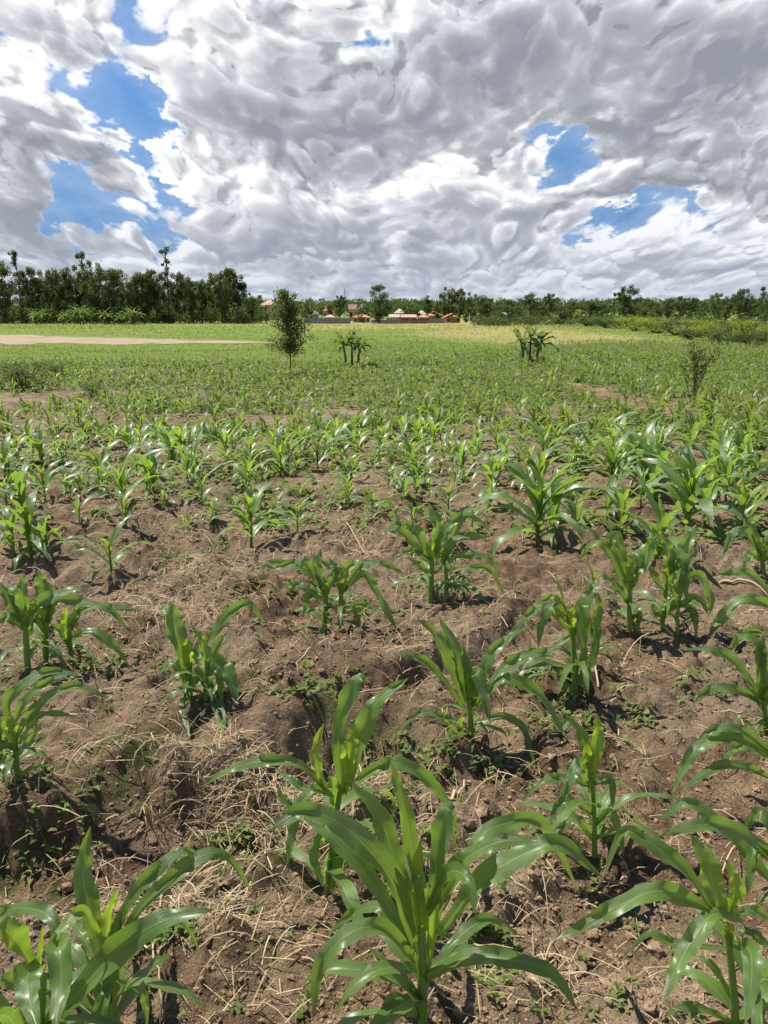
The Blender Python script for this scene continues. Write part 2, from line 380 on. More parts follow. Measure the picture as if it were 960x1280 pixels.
BARE = [(780,500,22,22,1.3),(270,528,170,7,1.1),(60,500,70,14,.9),(30,535,60,10,.8),(570,625,90,18,.6),(330,690,90,20,.5),(420,520,60,8,.5),(230,462,180,3,.5),(700,520,50,8,.6)]
STRAW = [(230,590,200,20,.5),(600,560,200,20,.4),(250,735,90,40,1.0),(300,980,110,45,1.2),(250,1150,90,40,.8),(430,660,110,35,.8),(150,790,80,30,.4),(540,830,70,30,.7),(330,1060,90,35,.8),(200,640,100,30,.5),(560,740,60,25,.5),(470,1050,40,40,.4),(700,1240,60,30,.3)]
def build_ground():
    ya = geo(1.0, 1500, .0088); ys = np.concatenate([[-40, -20, -10, -5, -2.5, -1, -.3, .2, .5, .75, .9], ya])
    h = np.concatenate([np.arange(0, 2.1, .0135), geo(2.1135, 1100, .016)]); xs = np.concatenate([-h[:0:-1], h])
    X, Y = np.meshgrid(xs, ys); Z = terrain(X, Y)
    g_, y_, v_, s_ = masks(X, Y)
    n, m = X.shape; idx = np.arange(n*m).reshape(n, m)
    F = np.stack([idx[:-1, :-1], idx[:-1, 1:], idx[1:, 1:], idx[1:, :-1]], -1).reshape(-1, 4)
    me = mesh_np('ground', np.stack([X, Y, Z], -1), F, None, {'grass': g_, 'yellow': y_, 'veg': v_, 'straw': s_})
    link('ground', me, M['soil'], kind='structure')
    print('ground verts', n*m)
build_ground()
def build_track():   # pale bare earth track across the grass on the left
    top = [(-160,418),(-60,418.5),(0,419),(60,420.2),(90,422),(150,423),(220,424.6),(290,426),(345,428.4)]
    bot = [(-160,430),(-60,430),(0,429.8),(60,429.2),(90,429.6),(150,430.2),(220,429.6),(290,429.4),(345,429.0)]
    T = np.array([hit(*p)[:2] for p in top]); B = np.array([hit(*p)[:2] for p in bot]); n, k = 160, 10
    s = np.linspace(0, 1, n); q = np.linspace(0, 1, len(top))
    V = []
    for i in range(n):
        a = np.array([np.interp(s[i], q, T[:, j]) for j in (0, 1)]); b = np.array([np.interp(s[i], q, B[:, j]) for j in (0, 1)])
        w1 = (fbm(i*.9, 3, 12, 3, 5)-.5)*.35; w2 = (fbm(i*.9, 90, 9, 3, 6)-.5)*.35
        for j in range(k):
            t = j/(k-1)*(1+w1+w2)-w1; p = b+(a-b)*t; V.append((p[0], p[1], z0(*p)+.03))
    idx = np.arange(n*k).reshape(n, k); F = np.stack([idx[:-1, :-1], idx[1:, :-1], idx[1:, 1:], idx[:-1, 1:]], -1).reshape(-1, 4)
    link('earth_track', mesh_np('earth_track', V, F), M['sand'], kind='structure')
build_track()

# ------------------------------------------------------------------ maize
def nrm(a): a = np.asarray(a, float); return a/np.maximum(np.linalg.norm(a, axis=-1, keepdims=True), 1e-9)
def spline(P, n):
    P = np.asarray(P, float); P = np.vstack([2*P[0]-P[1], P, 2*P[-1]-P[-2]]); k = len(P)-3
    out = []
    for t in np.linspace(0, k-1e-6, n):
        i = int(t); f = t-i; a, b, c, d = P[i:i+4]
        out.append(.5*((2*b)+(-a+c)*f+(2*a-5*b+4*c-d)*f*f+(-a+3*b-3*c+d)*f**3))
    return np.array(out)
def ribbon(acc, C, W, S, tone=0, fold=.35, wave=.12, cross=5, base_w=.5, r=rng):
    """blade along centreline C (n,3) with side vectors S (n,3), full width W"""
    n = len(C); s = np.linspace(0, 1, n); ph0 = r.uniform(0, 6.28); T = nrm(np.gradient(C, axis=0))
    S = nrm(S - (S*T).sum(-1, keepdims=True)*T); N = np.cross(S, T); N *= np.where(N[:, 2:3] < 0, -1, 1)
    w = W*(1+.05*np.sin(31*s+ph0)+.04*np.sin(57*s+2*ph0))*np.minimum(1, base_w+s*2.4*(1-base_w))*np.clip(1-s**2.6, 0, 1)**.8; w[-1] = W*.015
    fo = fold*(1.5-1.1*s); k = np.linspace(-1, 1, cross); ph = r.uniform(0, 6.28, 2); fr = r.uniform(9, 17, 2)
    V = []; U = []
    for j, t in enumerate(k):
        ph_, f_ = (ph[0], fr[0]) if t < 0 else (ph[1], fr[1])
        wv = wave*W*(np.sin(f_*s+ph_)+.35*np.sin(f_*2.7*s+ph_*2))*abs(t)**1.5*np.clip(s*4, 0, 1)*np.clip((1-s)*4, .2, 1)
        V.append(C + S*(t*w/2*np.cos(fo))[:, None] + N*((abs(t)*w/2*np.sin(fo))+wv)[:, None]); U.append(np.stack([np.full(n, .5+t/2), s], -1))
    V = np.stack(V, 1).reshape(-1, 3); U = np.stack(U, 1).reshape(-1, 2)
    idx = np.arange(n*cross).reshape(n, cross); F = np.stack([idx[:-1, :-1], idx[:-1, 1:], idx[1:, 1:], idx[1:, :-1]], -1).reshape(-1, 4)
    tn = np.clip(tone + .35*(1-U[:, 1])**5, 0, 1)
    acc.add(V, F, U, tn)
def tube(acc, P, Rr, k=8, tone=0):
    P = np.asarray(P, float); n = len(P); T = nrm(np.gradient(P, axis=0)); ref = np.where(abs(T[:, 2:3]) > .9, [[1., 0, 0]], [[0, 0, 1.]])
    A = nrm(np.cross(T, ref)); B = np.cross(T, A); a = np.arange(k)/k*2*np.pi; Rr = np.broadcast_to(Rr, (n,))
    V = (P[:, None]+Rr[:, None, None]*(np.cos(a)[None, :, None]*A[:, None]+np.sin(a)[None, :, None]*B[:, None])).reshape(-1, 3)
    i = np.arange(n*k).reshape(n, k); j = np.roll(i, -1, 1); F = np.stack([i[:-1], j[:-1], j[1:], i[1:]], -1).reshape(-1, 4)
    V = np.vstack([V, P[-1:]]); c = n*k; cap = np.stack([i[-1], j[-1], np.full(k, c), np.full(k, c)], -1)
    acc.add(V, F, None, tone)
    acc.n -= 0
def blade_path(h, L, az, e0, bend, n, r):
    s = np.linspace(0, 1, n); th = e0-bend*s**1.35; d = L/(n-1)
    a = az + r.uniform(-.35, .35)*s*s
    step = np.stack([np.cos(a)*np.cos(th), np.sin(a)*np.cos(th), np.sin(th)], -1)*d
    C = np.cumsum(np.vstack([[0, 0, 0], step[:-1]]), 0) + [0, 0, h]
    return C
def leafset(H, r, n_leaf=9, segs=12, cross=5, spread=1.0):
    """returns list of (Acc) one per leaf and the stalk Acc, local coordinates"""
    out = []; az0 = r.uniform(0, 6.28)
    for k in range(n_leaf):
        q = k/(n_leaf-1); az = az0 + k*math.pi + r.normal(0, .45)
        h = H*(.10+.40*q); L = H*(.62+.42*math.sin(math.pi*(.15+.75*q)))*spread*r.uniform(.85, 1.12)
        if q > .82: L *= .62
        e0 = R(38+45*q+r.uniform(-9, 9)); bend = R((128-92*q**1.5)*r.uniform(.75, 1.2))
        C = blade_path(h, L, az, e0, bend, segs, r)
        C[:, 2] = np.maximum(C[:, 2], .012+.02*r.random())
        roll = r.uniform(-.5, .5)
        S0 = np.array([-math.sin(az), math.cos(az), 0]); S = np.stack([S0+[0, 0, roll*t] for t in np.linspace(0, 1, segs)])
        a = Acc(); ribbon(a, C, H*(.125+.035*math.sin(math.pi*q))*r.uniform(.85, 1.2), S, tone=.05+.1*r.random() if q < .8 else .55+.4*r.random(), fold=.35 if q < .8 else .8, cross=cross, r=r)
        out.append(a)
    st = Acc(); lean = r.normal(0, .03, 2)
    tube(st, [(lean[0]*t*H*.5, lean[1]*t*H*.5, t*H*.56) for t in np.linspace(-.06, 1, 6)], np.array([.024, .024, .022, .02, .016, .008])*H, 7 if cross > 3 else 4, np.linspace(0, .5, 1)[0]+.2)
    return out, st
GROUP = 'young maize plants of the field'
def maize_parts(root, leaves, st, loc=(0,0,0)):
    link('stalk', st.mesh('stalk'), M['stalk'], root, loc)
    for a in leaves: link('leaf', a.mesh('leaf'), M['maize'], root, loc)
def root_at(name, p, label, cat, group=None, rz=0):
    o = bpy.data.objects.new(name, None); COL.objects.link(o); o.empty_display_size = .1; o.location = p; o.rotation_euler = (0, 0, rz)
    o['label'] = label; o['category'] = cat
    if group: o['group'] = group
    return o

REG = {1:(320,940,.4583),2:(0,1000,.354),3:(660,980,.3125),4:(240,830,.354),5:(480,740,.3333),6:(0,690,.34375),7:(640,640,.3333),8:(320,600,.3333)}
HERO_XY = []
def hero(reg, base, whorl, leaves, label, sw=26, seed=1):
    """a plant measured against the photo: base and whorl, then for each leaf its course, width, tone and how far it reaches away (+) or forward (-)"""
    ox, oy, k = REG[reg]; r = np.random.default_rng(seed)
    cv = lambda q: (ox+q[0]*k, oy+q[1]*k)
    B = hit(*cv(base)); B[2] = float(terrain(B[0], B[1])); Y0 = B[1]; HERO_XY.append((B[0], B[1]))
    def P3(q, dd):
        p = at(*cv(q), Y0+dd)
        if p[2] < terrain(p[0], p[1], False)+.02:
            g_ = hit(*cv(q)); p = at(*cv(q), g_[1]-.03); p[2] = max(p[2], float(terrain(p[0], p[1]))+.015)
        return p - B
    root = root_at('maize_plant', B, label, 'maize plant', GROUP)
    wp = P3(whorl, 0); st = Acc(); pw = k/960*Y0
    tube(st, spline([(0, 0, -.03), wp*.5*[1, 1, 1]+[0, 0, 0], wp], 10), np.linspace(sw*.52, sw*.40, 10)*pw, 10, .62)
    accs = []
    for L in leaves:
        pts, W, tone, dd = L[:4]
        m = len(pts); P = [P3(q, dd*(i/(m-1))**1.2) for i, q in enumerate(pts)]
        C = spline(P, 26); T = nrm(np.gradient(C, axis=0)); view = nrm(C + B - [0, 0, EYE])
        Si = nrm(np.cross(T, view)); Sn = np.cross(T, [0, 0, 1.]); Sn = Sn/np.maximum(np.linalg.norm(Sn, axis=1, keepdims=True), .25)
        # keep one consistent side all along the blade
        for i in range(1, len(Si)):
            if (Si[i]*Si[i-1]).sum() < 0: Si[i] *= -1
        sg = np.sign((Si*Sn).sum()) or 1
        S = nrm(Si*.85 + sg*Sn*.42 + view*(r.uniform(-.25, .25)*np.linspace(0, 1, 26))[:, None])
        a = Acc(); ribbon(a, C, W*pw*1.08, S, tone=tone if tone > .3 else .04+.14*r.random(), fold=.38 if tone < .6 else .6, wave=.20, cross=7, base_w=.42, r=r); accs.append(a)
    for j in range(8):      # short old leaves at the foot
        H = max(.25, wp[2]*1.5); az = r.uniform(0, 6.28); L = H*r.uniform(.42, .85); C = blade_path(H*r.uniform(.06, .42), L, az, R(r.uniform(25, 60)), R(r.uniform(90, 135)), 12, r)
        gz = terrain(C[:, 0]+B[0], C[:, 1]+B[1])-B[2]; C[:, 2] = np.maximum(C[:, 2], gz+.012); a = Acc()
        ribbon(a, C, H*r.uniform(.075, .115), np.tile([-math.sin(az), math.cos(az), r.uniform(-.3, .3)], (12, 1)), tone=.05+.2*r.random(), fold=.3, cross=5, r=r); accs.append(a)
    maize_parts(root, accs, st); return root

D = .12
hero(1, (455,800), (452,470), [
 ([(435,500),(390,340),(335,175),(258,78)],78,0,.06), ([(430,520),(370,350),(250,210),(130,165),(38,212)],84,0,-.08),
 ([(430,530),(330,375),(225,250),(130,182)],62,0,.12), ([(455,470),(425,270),(395,120),(368,25)],56,.35,.03),
 ([(480,420),(500,260),(525,155),(552,215)],66,.3,.05), ([(470,440),(545,320),(650,250),(770,240)],62,.2,-.05),
 ([(500,500),(600,370),(710,290),(830,255),(950,345)],84,0,.02), ([(500,430),(600,245),(690,195),(790,205),(885,392)],60,0,.2),
 ([(465,450),(520,335),(575,345),(600,445)],54,0,-.15), ([(465,620),(560,565),(680,565),(800,600),(882,712)],66,0,-.10),
 ([(490,580),(560,500),(640,458),(720,500)],50,0,.15), ([(435,570),(350,485),(255,495),(175,590),(155,725)],66,0,-.12),
 ([(425,550),(345,430),(270,440),(190,500)],46,0,.15), ([(440,660),(380,600),(305,530)],42,0,.08), ([(440,720),(380,675),(330,745)],50,0,-.12),
 ([(455,580),(452,440),(440,330),(452,235)],62,1,.0), ([(475,570),(492,410),(485,255)],46,.9,.03)],
 'largest full maize plant in the centre foreground with many arching leaves', 34, 1)
hero(2, (390,960), (375,560), [
 ([(350,540),(320,400),(292,250),(320,92)],98,.1,.08), ([(385,520),(450,370),(545,255),(640,182),(705,196)],66,.2,.1),
 ([(430,500),(500,375),(620,270),(710,200),(800,198),(892,328)],74,.0,.15), ([(372,560),(382,420),(415,312)],62,1,0), ([(410,540),(428,440),(452,375)],34,1,.02),
 ([(350,470),(290,395),(220,455),(140,558)],52,.5,-.12), ([(330,560),(285,470),(250,420)],50,0,.1), ([(420,600),(560,455),(650,440),(712,545)],38,0,.12),
 ([(390,640),(350,760),(330,900)],70,.1,-.12), ([(410,640),(500,680),(520,800)],50,0,0)],
 'tall foreground maize plant near the bottom left corner with one blade standing straight up', 50, 2)
hero(2, (120,1080), (150,620), [
 ([(170,800),(230,735),(350,600),(480,480),(620,412),(752,388)],128,0,.02), ([(140,580),(95,640),(135,830)],116,.1,-.18), ([(185,600),(205,520),(215,660),(190,830)],104,.1,-.2),
 ([(130,620),(60,500),(-10,450),(-90,520)],112,.6,-.05), ([(200,560),(190,430),(110,385),(20,395),(-30,450)],72,0,.2), ([(140,640),(142,540),(152,440)],30,1,0),
 ([(100,700),(40,640),(-60,650)],70,0,-.05), ([(90,860),(20,760),(-80,800)],80,0,-.1)],
 'cut-off maize plant in the bottom left corner with the widest leaf sweeping right', 50, 3)
hero(3, (835,1040), (795,560), [
 ([(770,540),(740,400),(705,290),(655,205)],120,.45,.05), ([(800,540),(835,420),(790,300)],84,.9,.03), ([(750,520),(650,370),(545,275),(450,215),(370,205),(292,400)],82,0,.05),
 ([(750,520),(640,465),(515,430),(380,480),(250,550),(98,628)],100,0,-.08), ([(850,540),(740,525),(650,640),(590,750),(535,880)],92,0,-.18), ([(830,640),(888,670),(895,790),(870,960)],96,0,-.22),
 ([(790,660),(640,645),(560,632),(480,598),(385,690)],50,0,.05), ([(830,520),(910,510),(1010,570)],54,0,.05), ([(840,580),(900,600),(990,670)],52,0,-.05),
 ([(815,860),(740,730),(660,680)],42,0,.05), ([(825,960),(700,900),(610,895),(540,935)],52,0,-.05), ([(830,980),(900,900),(990,900)],52,0,.1), ([(800,680),(800,600),(815,560)],70,1,-.02)],
 'foreground maize plant at the bottom right with a twisted leaf reaching far left', 40, 4)
hero(3, (1090,640), (1010,330), [
 ([(1010,330),(900,222),(760,168),(640,172),(528,208)],84,0,-.1), ([(1000,420),(880,285),(760,155),(640,82),(512,150)],84,.1,.05), ([(1000,260),(930,120),(850,190)],60,0,.1),
 ([(1010,360),(920,260),(890,330),(880,450)],64,0,-.08), ([(1020,320),(1000,180),(960,60)],60,.8,.05), ([(1010,340),(1100,250),(1180,300)],70,0,0)],
 'maize plant cut by the right edge whose leaves arch over its lower neighbour', 40, 5)
hero(4, (470,830), (525,430), [
 ([(530,450),(515,270),(550,130),(590,50),(625,65)],74,0,.05), ([(555,430),(595,270),(650,140),(765,48)],84,.05,.06), ([(540,460),(562,320),(572,200)],76,1,0), ([(460,430),(438,320),(465,208)],54,.8,.02),
 ([(470,440),(390,360),(300,345),(200,352),(110,385),(22,442)],52,.05,-.03), ([(480,440),(400,440),(340,400),(290,372)],36,0,.08), ([(500,460),(425,450),(372,520),(350,610),(338,710)],58,0,-.1),
 ([(540,450),(650,370),(740,352),(830,410),(900,490),(935,660)],62,0,.08), ([(440,540),(340,500),(300,430)],42,0,.05), ([(500,560),(515,680),(492,810)],58,0,-.05), ([(470,560),(430,680),(465,790)],42,0,-.08),
 ([(500,520),(500,450),(490,380)],60,.6,-.02)],
 'maize plant just behind the largest one with two pale upright blades', 28, 6)
hero(5, (330,592), (318,400), [
 ([(300,420),(240,250),(185,150),(125,98)],54,0,.0), ([(312,410),(280,250),(205,90)],72,0,.05), ([(320,420),(312,290),(290,188)],46,.3,.02), ([(330,430),(375,290),(425,205),(542,125)],58,.3,.08),
 ([(290,430),(200,300),(125,245),(35,225)],40,0,-.02), ([(335,430),(345,305),(375,385),(398,492)],56,0,-.15), ([(345,430),(430,310),(520,240),(625,240)],50,0,.1), ([(355,440),(440,330),(530,350),(615,425),(685,585)],54,0,-.06),
 ([(340,490),(450,470),(520,510),(568,652)],40,0,-.08), ([(310,500),(200,460),(130,458),(50,525)],34,0,.0), ([(318,440),(318,380),(316,300)],44,1,-.02), ([(300,570),(245,500),(222,440)],32,.8,0), ([(310,560),(285,490),(345,435)],28,.8,-.05)],
 'maize plant right of centre with a torn leaf and one long blade drooping rightward', 26, 7)
hero(6, (690,552), (690,400), [
 ([(675,420),(645,310),(620,225),(575,200)],84,.1,.05), ([(705,390),(780,290),(840,220),(910,192),(965,260)],50,.15,.05), ([(705,350),(770,390),(830,450),(868,565)],82,0,-.12), ([(710,420),(770,500),(800,590),(812,685)],58,0,-.1),
 ([(690,440),(682,380),(680,310)],64,1,-.02), ([(680,470),(650,420),(610,405),(578,442)],46,0,.03), ([(695,540),(668,595),(692,690)],36,0,-.1), ([(710,400),(770,400),(815,450),(830,540)],50,0,.03)],
 'maize plant standing alone on bare soil left of centre with leaves hanging to its right', 26, 8)
hero(6, (748,565), (752,400), [([(750,420),(735,330),(700,270)],44,.6,.03), ([(752,430),(800,330),(850,300)],40,.1,.05), ([(748,450),(790,440),(810,560)],40,0,-.05), ([(746,470),(710,470),(690,530)],36,0,.0)],
 'thin second maize stalk close behind the lone left-centre plant', 20, 9)
hero(7, (235,695), (228,430), [
 ([(232,450),(280,330),(328,255)],62,.25,.05), ([(215,420),(155,355),(112,420),(98,505)],46,0,-.05), ([(205,440),(120,352),(60,390),(-10,455)],42,0,.0), ([(215,470),(130,525),(60,540),(0,590),(-90,650)],46,0,-.1),
 ([(245,460),(262,350),(265,480),(272,610)],56,0,-.1), ([(226,490),(222,420),(225,355)],66,1,-.02), ([(210,400),(180,290),(158,222)],14,.6,.05), ([(225,690),(185,640),(178,570)],42,.2,0), ([(255,650),(300,560),(310,440)],40,.3,.05), ([(212,410),(160,320),(95,345)],32,.6,.05), ([(240,640),(280,600),(270,690)],40,0,-.05)],
 'maize plant with a bright yellow-green whorl right of the torn-leaf plant', 24, 10)
hero(7, (305,615), (305,440), [([(305,460),(322,380),(322,300)],46,.1,.03), ([(305,470),(320,440),(312,565)],38,0,-.05), ([(300,470),(270,380),(240,330)],36,.2,.04)],
 'slim maize stalk half hidden behind the yellow-green whorl', 18, 11)
hero(7, (440,465), (440,270), [
 ([(432,280),(405,180),(375,95),(362,140)],72,0,.0), ([(448,280),(478,180),(552,85)],74,0,.04), ([(442,300),(440,240),(455,170)],58,.9,0), ([(425,290),(350,135),(290,130),(255,182)],34,.4,.05), ([(455,270),(510,150),(530,110),(500,235)],44,0,-.05), ([(432,340),(380,262),(335,240)],38,0,0), ([(445,410),(475,380),(470,450)],30,0,-.03)],
 'left one of two broad-leaved maize plants standing close together on the right', 22, 12)
hero(7, (560,450), (580,270), [
 ([(578,270),(590,160),(555,75)],56,0,.03), ([(590,260),(640,150),(692,45)],70,.1,.05), ([(595,260),(635,190),(655,335)],50,0,-.08), ([(582,280),(585,230),(622,205)],54,.9,-.02), ([(590,320),(690,240),(740,310),(742,388)],46,0,-.03), ([(570,310),(520,220),(480,210)],34,0,.03), ([(568,400),(620,345),(680,380),(692,480)],40,0,-.08), ([(565,420),(530,360),(540,330)],30,0,0)],
 'right one of two broad-leaved maize plants standing close together on the right', 20, 13)
hero(7, (620,470), (622,330), [([(622,340),(650,230),(700,130)],40,.1,.03), ([(622,350),(600,270),(640,200)],40,.6,0), ([(622,360),(690,320),(735,380)],34,0,-.05)],
 'small maize stalk tucked at the right side of the paired plants', 16, 14)
hero(7, (312,1305), (300,990), [
 ([(300,1010),(322,860),(318,758)],70,.8,.02), ([(292,990),(262,840),(198,758)],54,.05,.04), ([(290,1010),(245,950),(190,1090)],60,0,-.12), ([(290,1030),(200,1000),(120,1010),(35,1085)],42,0,-.03),
 ([(305,1020),(370,1010),(378,1110)],42,0,-.06), ([(298,1060),(285,960),(280,860)],66,1,-.02), ([(300,1130),(200,1080),(130,1180)],46,0,-.08), ([(305,1180),(370,1130),(400,1200),(420,1290)],44,0,-.05), ([(300,1210),(240,1150),(170,1200),(130,1290)],44,0,-.1)],
 'narrow maize plant with insect-bitten upright leaves above the bottom right plant', 24, 15)
hero(6, (68,880), (55,660), [
 ([(60,680),(110,590),(200,512),(300,490),(395,532)],46,.05,.02), ([(40,660),(30,540),(120,460),(210,435),(305,452)],50,.1,.08), ([(70,700),(130,605),(190,590),(285,592)],38,0,-.02), ([(52,720),(45,650),(40,600)],64,1,-.02),
 ([(48,640),(90,540),(180,470),(255,442)],42,0,.12), ([(62,830),(110,790),(185,772)],28,0,-.03), ([(55,720),(10,700),(-30,760)],44,0,0), ([(62,740),(100,700),(160,610)],34,0,.05)],
 'maize plant at the left edge with three long leaves arching right', 24, 16)
hero(6, (5,865), (0,690), [([(0,700),(10,620),(40,600)],50,.2,0), ([(0,700),(-40,600),(-60,650)],50,0,0), ([(3,720),(-30,640),(-20,560)],44,.5,.03)], 'maize stalk cut by the left edge beside the three-leaf arching plant', 22, 17)
hero(6, (102,445), (92,260), [([(92,270),(80,160),(85,75)],56,0,.03), ([(86,270),(40,190),(-5,105)],52,0,.02), ([(98,270),(145,190),(230,150),(325,122)],56,0,.02), ([(85,280),(30,240),(-40,265)],50,0,-.03), ([(95,300),(100,240),(135,185)],62,.85,-.02), ([(88,270),(50,150),(20,130)],46,0,.08)],
 'leftmost of three thick maize stalks in the clump at the left edge', 26, 18)
hero(6, (166,425), (168,250), [([(166,260),(155,140),(138,65)],64,0,.03), ([(172,260),(200,185),(300,182),(400,215),(462,275)],42,0,.0), ([(165,260),(150,180),(195,145)],50,.5,.0), ([(160,290),(120,240),(110,310)],44,0,-.05), ([(170,270),(190,190),(180,110)],44,.1,.06)],
 'middle of three thick maize stalks in the clump at the left edge', 24, 19)
hero(6, (262,412), (250,290), [([(250,300),(300,210),(400,200),(525,212)],38,.05,.03), ([(252,310),(330,290),(400,330),(472,415)],46,0,-.05), ([(248,310),(240,260),(238,200)],48,.95,0), ([(250,300),(275,230),(312,178)],42,.1,.03), ([(255,340),(215,285),(190,290)],42,0,0)],
 'rightmost of three thick maize stalks in the clump at the left edge', 20, 20)
hero(8, (255,582), (265,420), [([(260,430),(200,330),(150,308),(45,342)],42,0,-.02), ([(258,440),(180,400),(95,385)],36,.1,.0), ([(265,420),(232,330),(242,255)],46,0,.05), ([(266,450),(258,420),(268,385)],52,.95,-.03), ([(255,450),(200,430),(175,520)],36,0,-.05), ([(268,420),(295,340),(240,300)],44,0,.03), ([(262,430),(200,350),(80,310),(-10,330)],34,0,.06)],
 'left stalk of the low leafy maize pair left of centre', 22, 21)
hero(8, (312,582), (320,420), [([(320,430),(340,335),(425,298)],50,.5,.0), ([(328,420),(400,355),(450,420),(490,490),(528,582)],42,0,-.05), ([(322,440),(318,400),(330,370)],46,1,-.02), ([(322,490),(370,490),(382,540),(392,612)],32,0,-.06), ([(322,500),(400,468),(505,505)],28,0,.0), ([(318,420),(302,340),(275,295)],42,0,.05), ([(325,420),(400,320),(490,320),(570,360)],34,.2,.08)],
 'right stalk of the low leafy maize pair left of centre', 22, 22)
hero(8, (655,462), (660,290), [([(658,300),(600,190),(555,163)],50,0,.0), ([(652,300),(580,230),(530,188),(462,190)],46,0,-.02), ([(668,280),(682,175),(645,85)],52,.3,.04), ([(670,290),(720,180),(825,88)],46,.1,.05), ([(675,300),(760,220),(900,215)],38,.3,.0), ([(650,310),(590,265),(515,292)],34,0,-.05), ([(662,320),(655,270),(668,215)],54,.95,-.02), ([(652,350),(610,320),(565,285)],34,0,-.03), ([(670,350),(760,290),(860,290),(915,340)],36,0,-.02)],
 'maize plant at the middle of the photo spreading like a star on open soil', 24, 23)
hero(8, (716,452), (710,310), [([(710,330),(715,270),(725,240)],44,.3,0), ([(715,340),(800,330),(880,340),(938,445)],32,0,-.02), ([(716,390),(800,400),(868,465)],28,0,-.05), ([(708,310),(770,150),(830,150),(893,205)],34,0,.06), ([(708,330),(690,260),(700,230)],34,.1,.03)],
 'thinner maize stalk directly right of the star-shaped middle plant', 18, 24)
hero(7, (955,860), (942,700), [([(940,710),(860,590),(760,520),(632,515)],46,.05,.0), ([(932,720),(850,670),(750,660),(668,735)],42,0,-.05), ([(945,710),(932,570),(940,455)],62,.3,.03), ([(938,700),(930,520),(860,468),(815,545)],42,0,.08), ([(945,730),(950,670),(985,590)],54,.95,0), ([(940,740),(900,680),(860,690)],44,0,0), ([(950,720),(1010,660),(1060,720)],50,0,0)],
 'maize plant at the right edge with a ragged upright leaf', 24, 25)
hero(7, (1020,1060), (985,930), [([(980,910),(860,820),(760,818),(672,888)],52,0,-.03), ([(985,920),(850,850),(720,870),(650,950),(598,1065)],60,0,-.1), ([(970,1000),(860,950),(740,970),(630,1050)],48,0,-.15), ([(960,920),(860,880),(775,945)],42,0,.05), ([(990,950),(980,880),(1000,820)],60,.9,0), ([(990,930),(1060,860),(1120,930)],55,0,0)],
 'maize plant mostly past the right edge, its dark leaves arching down', 26, 26)
hero(7, (942,255), (935,160), [([(930,165),(880,82),(830,80),(788,182)],42,0,.0), ([(936,175),(930,140),(945,95)],54,.9,0), ([(940,165),(965,110),(1000,120)],42,0,0), ([(928,180),(890,160),(868,215)],36,0,-.03), ([(938,170),(900,60),(910,25)],34,.2,.05), ([(940,175),(970,180),(985,240)],36,0,-.02)],
 'short maize plant at the right edge beyond the pale fallen stick', 20, 27)
hero(7, (1075,470), (1040,360), [([(1020,380),(880,325),(785,400),(730,492)],56,0,-.05), ([(1020,360),(900,240),(820,225),(755,248)],38,.1,.03), ([(1010,460),(880,455),(812,545)],44,0,-.08), ([(1040,380),(1050,300),(1090,260)],50,.7,0), ([(1040,370),(990,280),(960,260)],40,0,.05)],
 'maize plant beyond the right edge with a leaf bowing down beside the pale stick', 24, 28)

def sized(px, by, ty, seed, label, spread=1.0, nl=9):
    B = hit(px, by); B[2] = z0(B[0], B[1]); H = (at(px, ty, B[1])-B)[2]*1.08; r = np.random.default_rng(seed)
    root = root_at('maize_plant', B, label, 'maize plant', GROUP); lv, st = leafset(H, r, nl, 12, 5, spread); maize_parts(root, lv, st); HERO_XY.append((B[0], B[1])); return root
for a in [
 (672,686,580,41,'dense dark bunched maize plant standing apart right of centre',.85,14), (690,680,600,42,'second stalk inside the dense dark maize bunch right of centre',.8,10),
 (140,722,664,43,'small maize plant alone in the dry weeds above the left clump',1.0,8), (314,684,606,44,'upright maize plant on the soil edge between left and centre',.8,10),
 (372,668,624,45,'small plant right of the upright soil-edge maize',.9,8), (18,698,640,46,'maize plant at the left edge above the three-stalk clump',1,9), (40,702,622,47,'taller maize plant just in from the left edge above the clump',.95,10),
 (60,700,645,48,'lower maize plant on the right side of the left-edge trio',1,8), (158,660,616,49,'small maize plant above the lone plant in dry weeds',1,8), (266,656,626,50,'tiny maize plant left of the upright soil-edge one',1,7),
 (466,648,612,51,'tiny bright maize plant on bare ground above the photo centre',.9,7), (436,636,602,52,'small maize plant left of the tiny bright one on bare ground',.9,7), (520,606,558,53,'yellow-green maize plant at the front of the middle rows, near the centre',.8,8),
 (758,655,598,54,'maize plant in front of the right-hand rows, between two bigger ones',.9,9), (858,668,562,55,'tall dark maize plant at the front of the right-hand rows',.85,12), (880,660,585,56,'maize plant leaning against the tall dark one on its right',.9,9),
 (612,640,572,57,'maize plant left of the dense dark bunch',.9,8), (740,752,712,58,'half-buried little maize plant behind the yellow-green whorl',1,6), (100,655,622,60,'small maize plant above the left-edge trio, nearer the centre',.9,8), (205,640,606,61,'thin maize plant between two small ones, left of the upright soil-edge one',.9,7), (235,668,640,62,'knee-low maize seedling on the soil left of the upright soil-edge one',.9,6), (345,640,612,63,'small maize plant just behind the upright soil-edge one',.9,7), (560,640,600,64,'small maize plant on bare soil left of the dense dark bunch',.9,7), (590,665,630,65,'low seedling between the star-shaped plant and the dark bunch',.9,6), (800,640,585,66,'leafy maize plant between the two tall front plants on the right',.95,9), (715,650,600,67,'maize plant directly right of the dense dark bunch',.95,8), (925,665,600,68,'leafy maize plant near the right edge in front of the rows',.95,9), (10,640,590,69,'maize plant at the left edge at the front of the dense rows',.95,8), (412,1020,975,59,'tiny maize seedling at the foot of the plant with pale upright blades',1,5)]:
    sized(a[0], a[1], a[2], a[3], a[4], a[5], a[6])

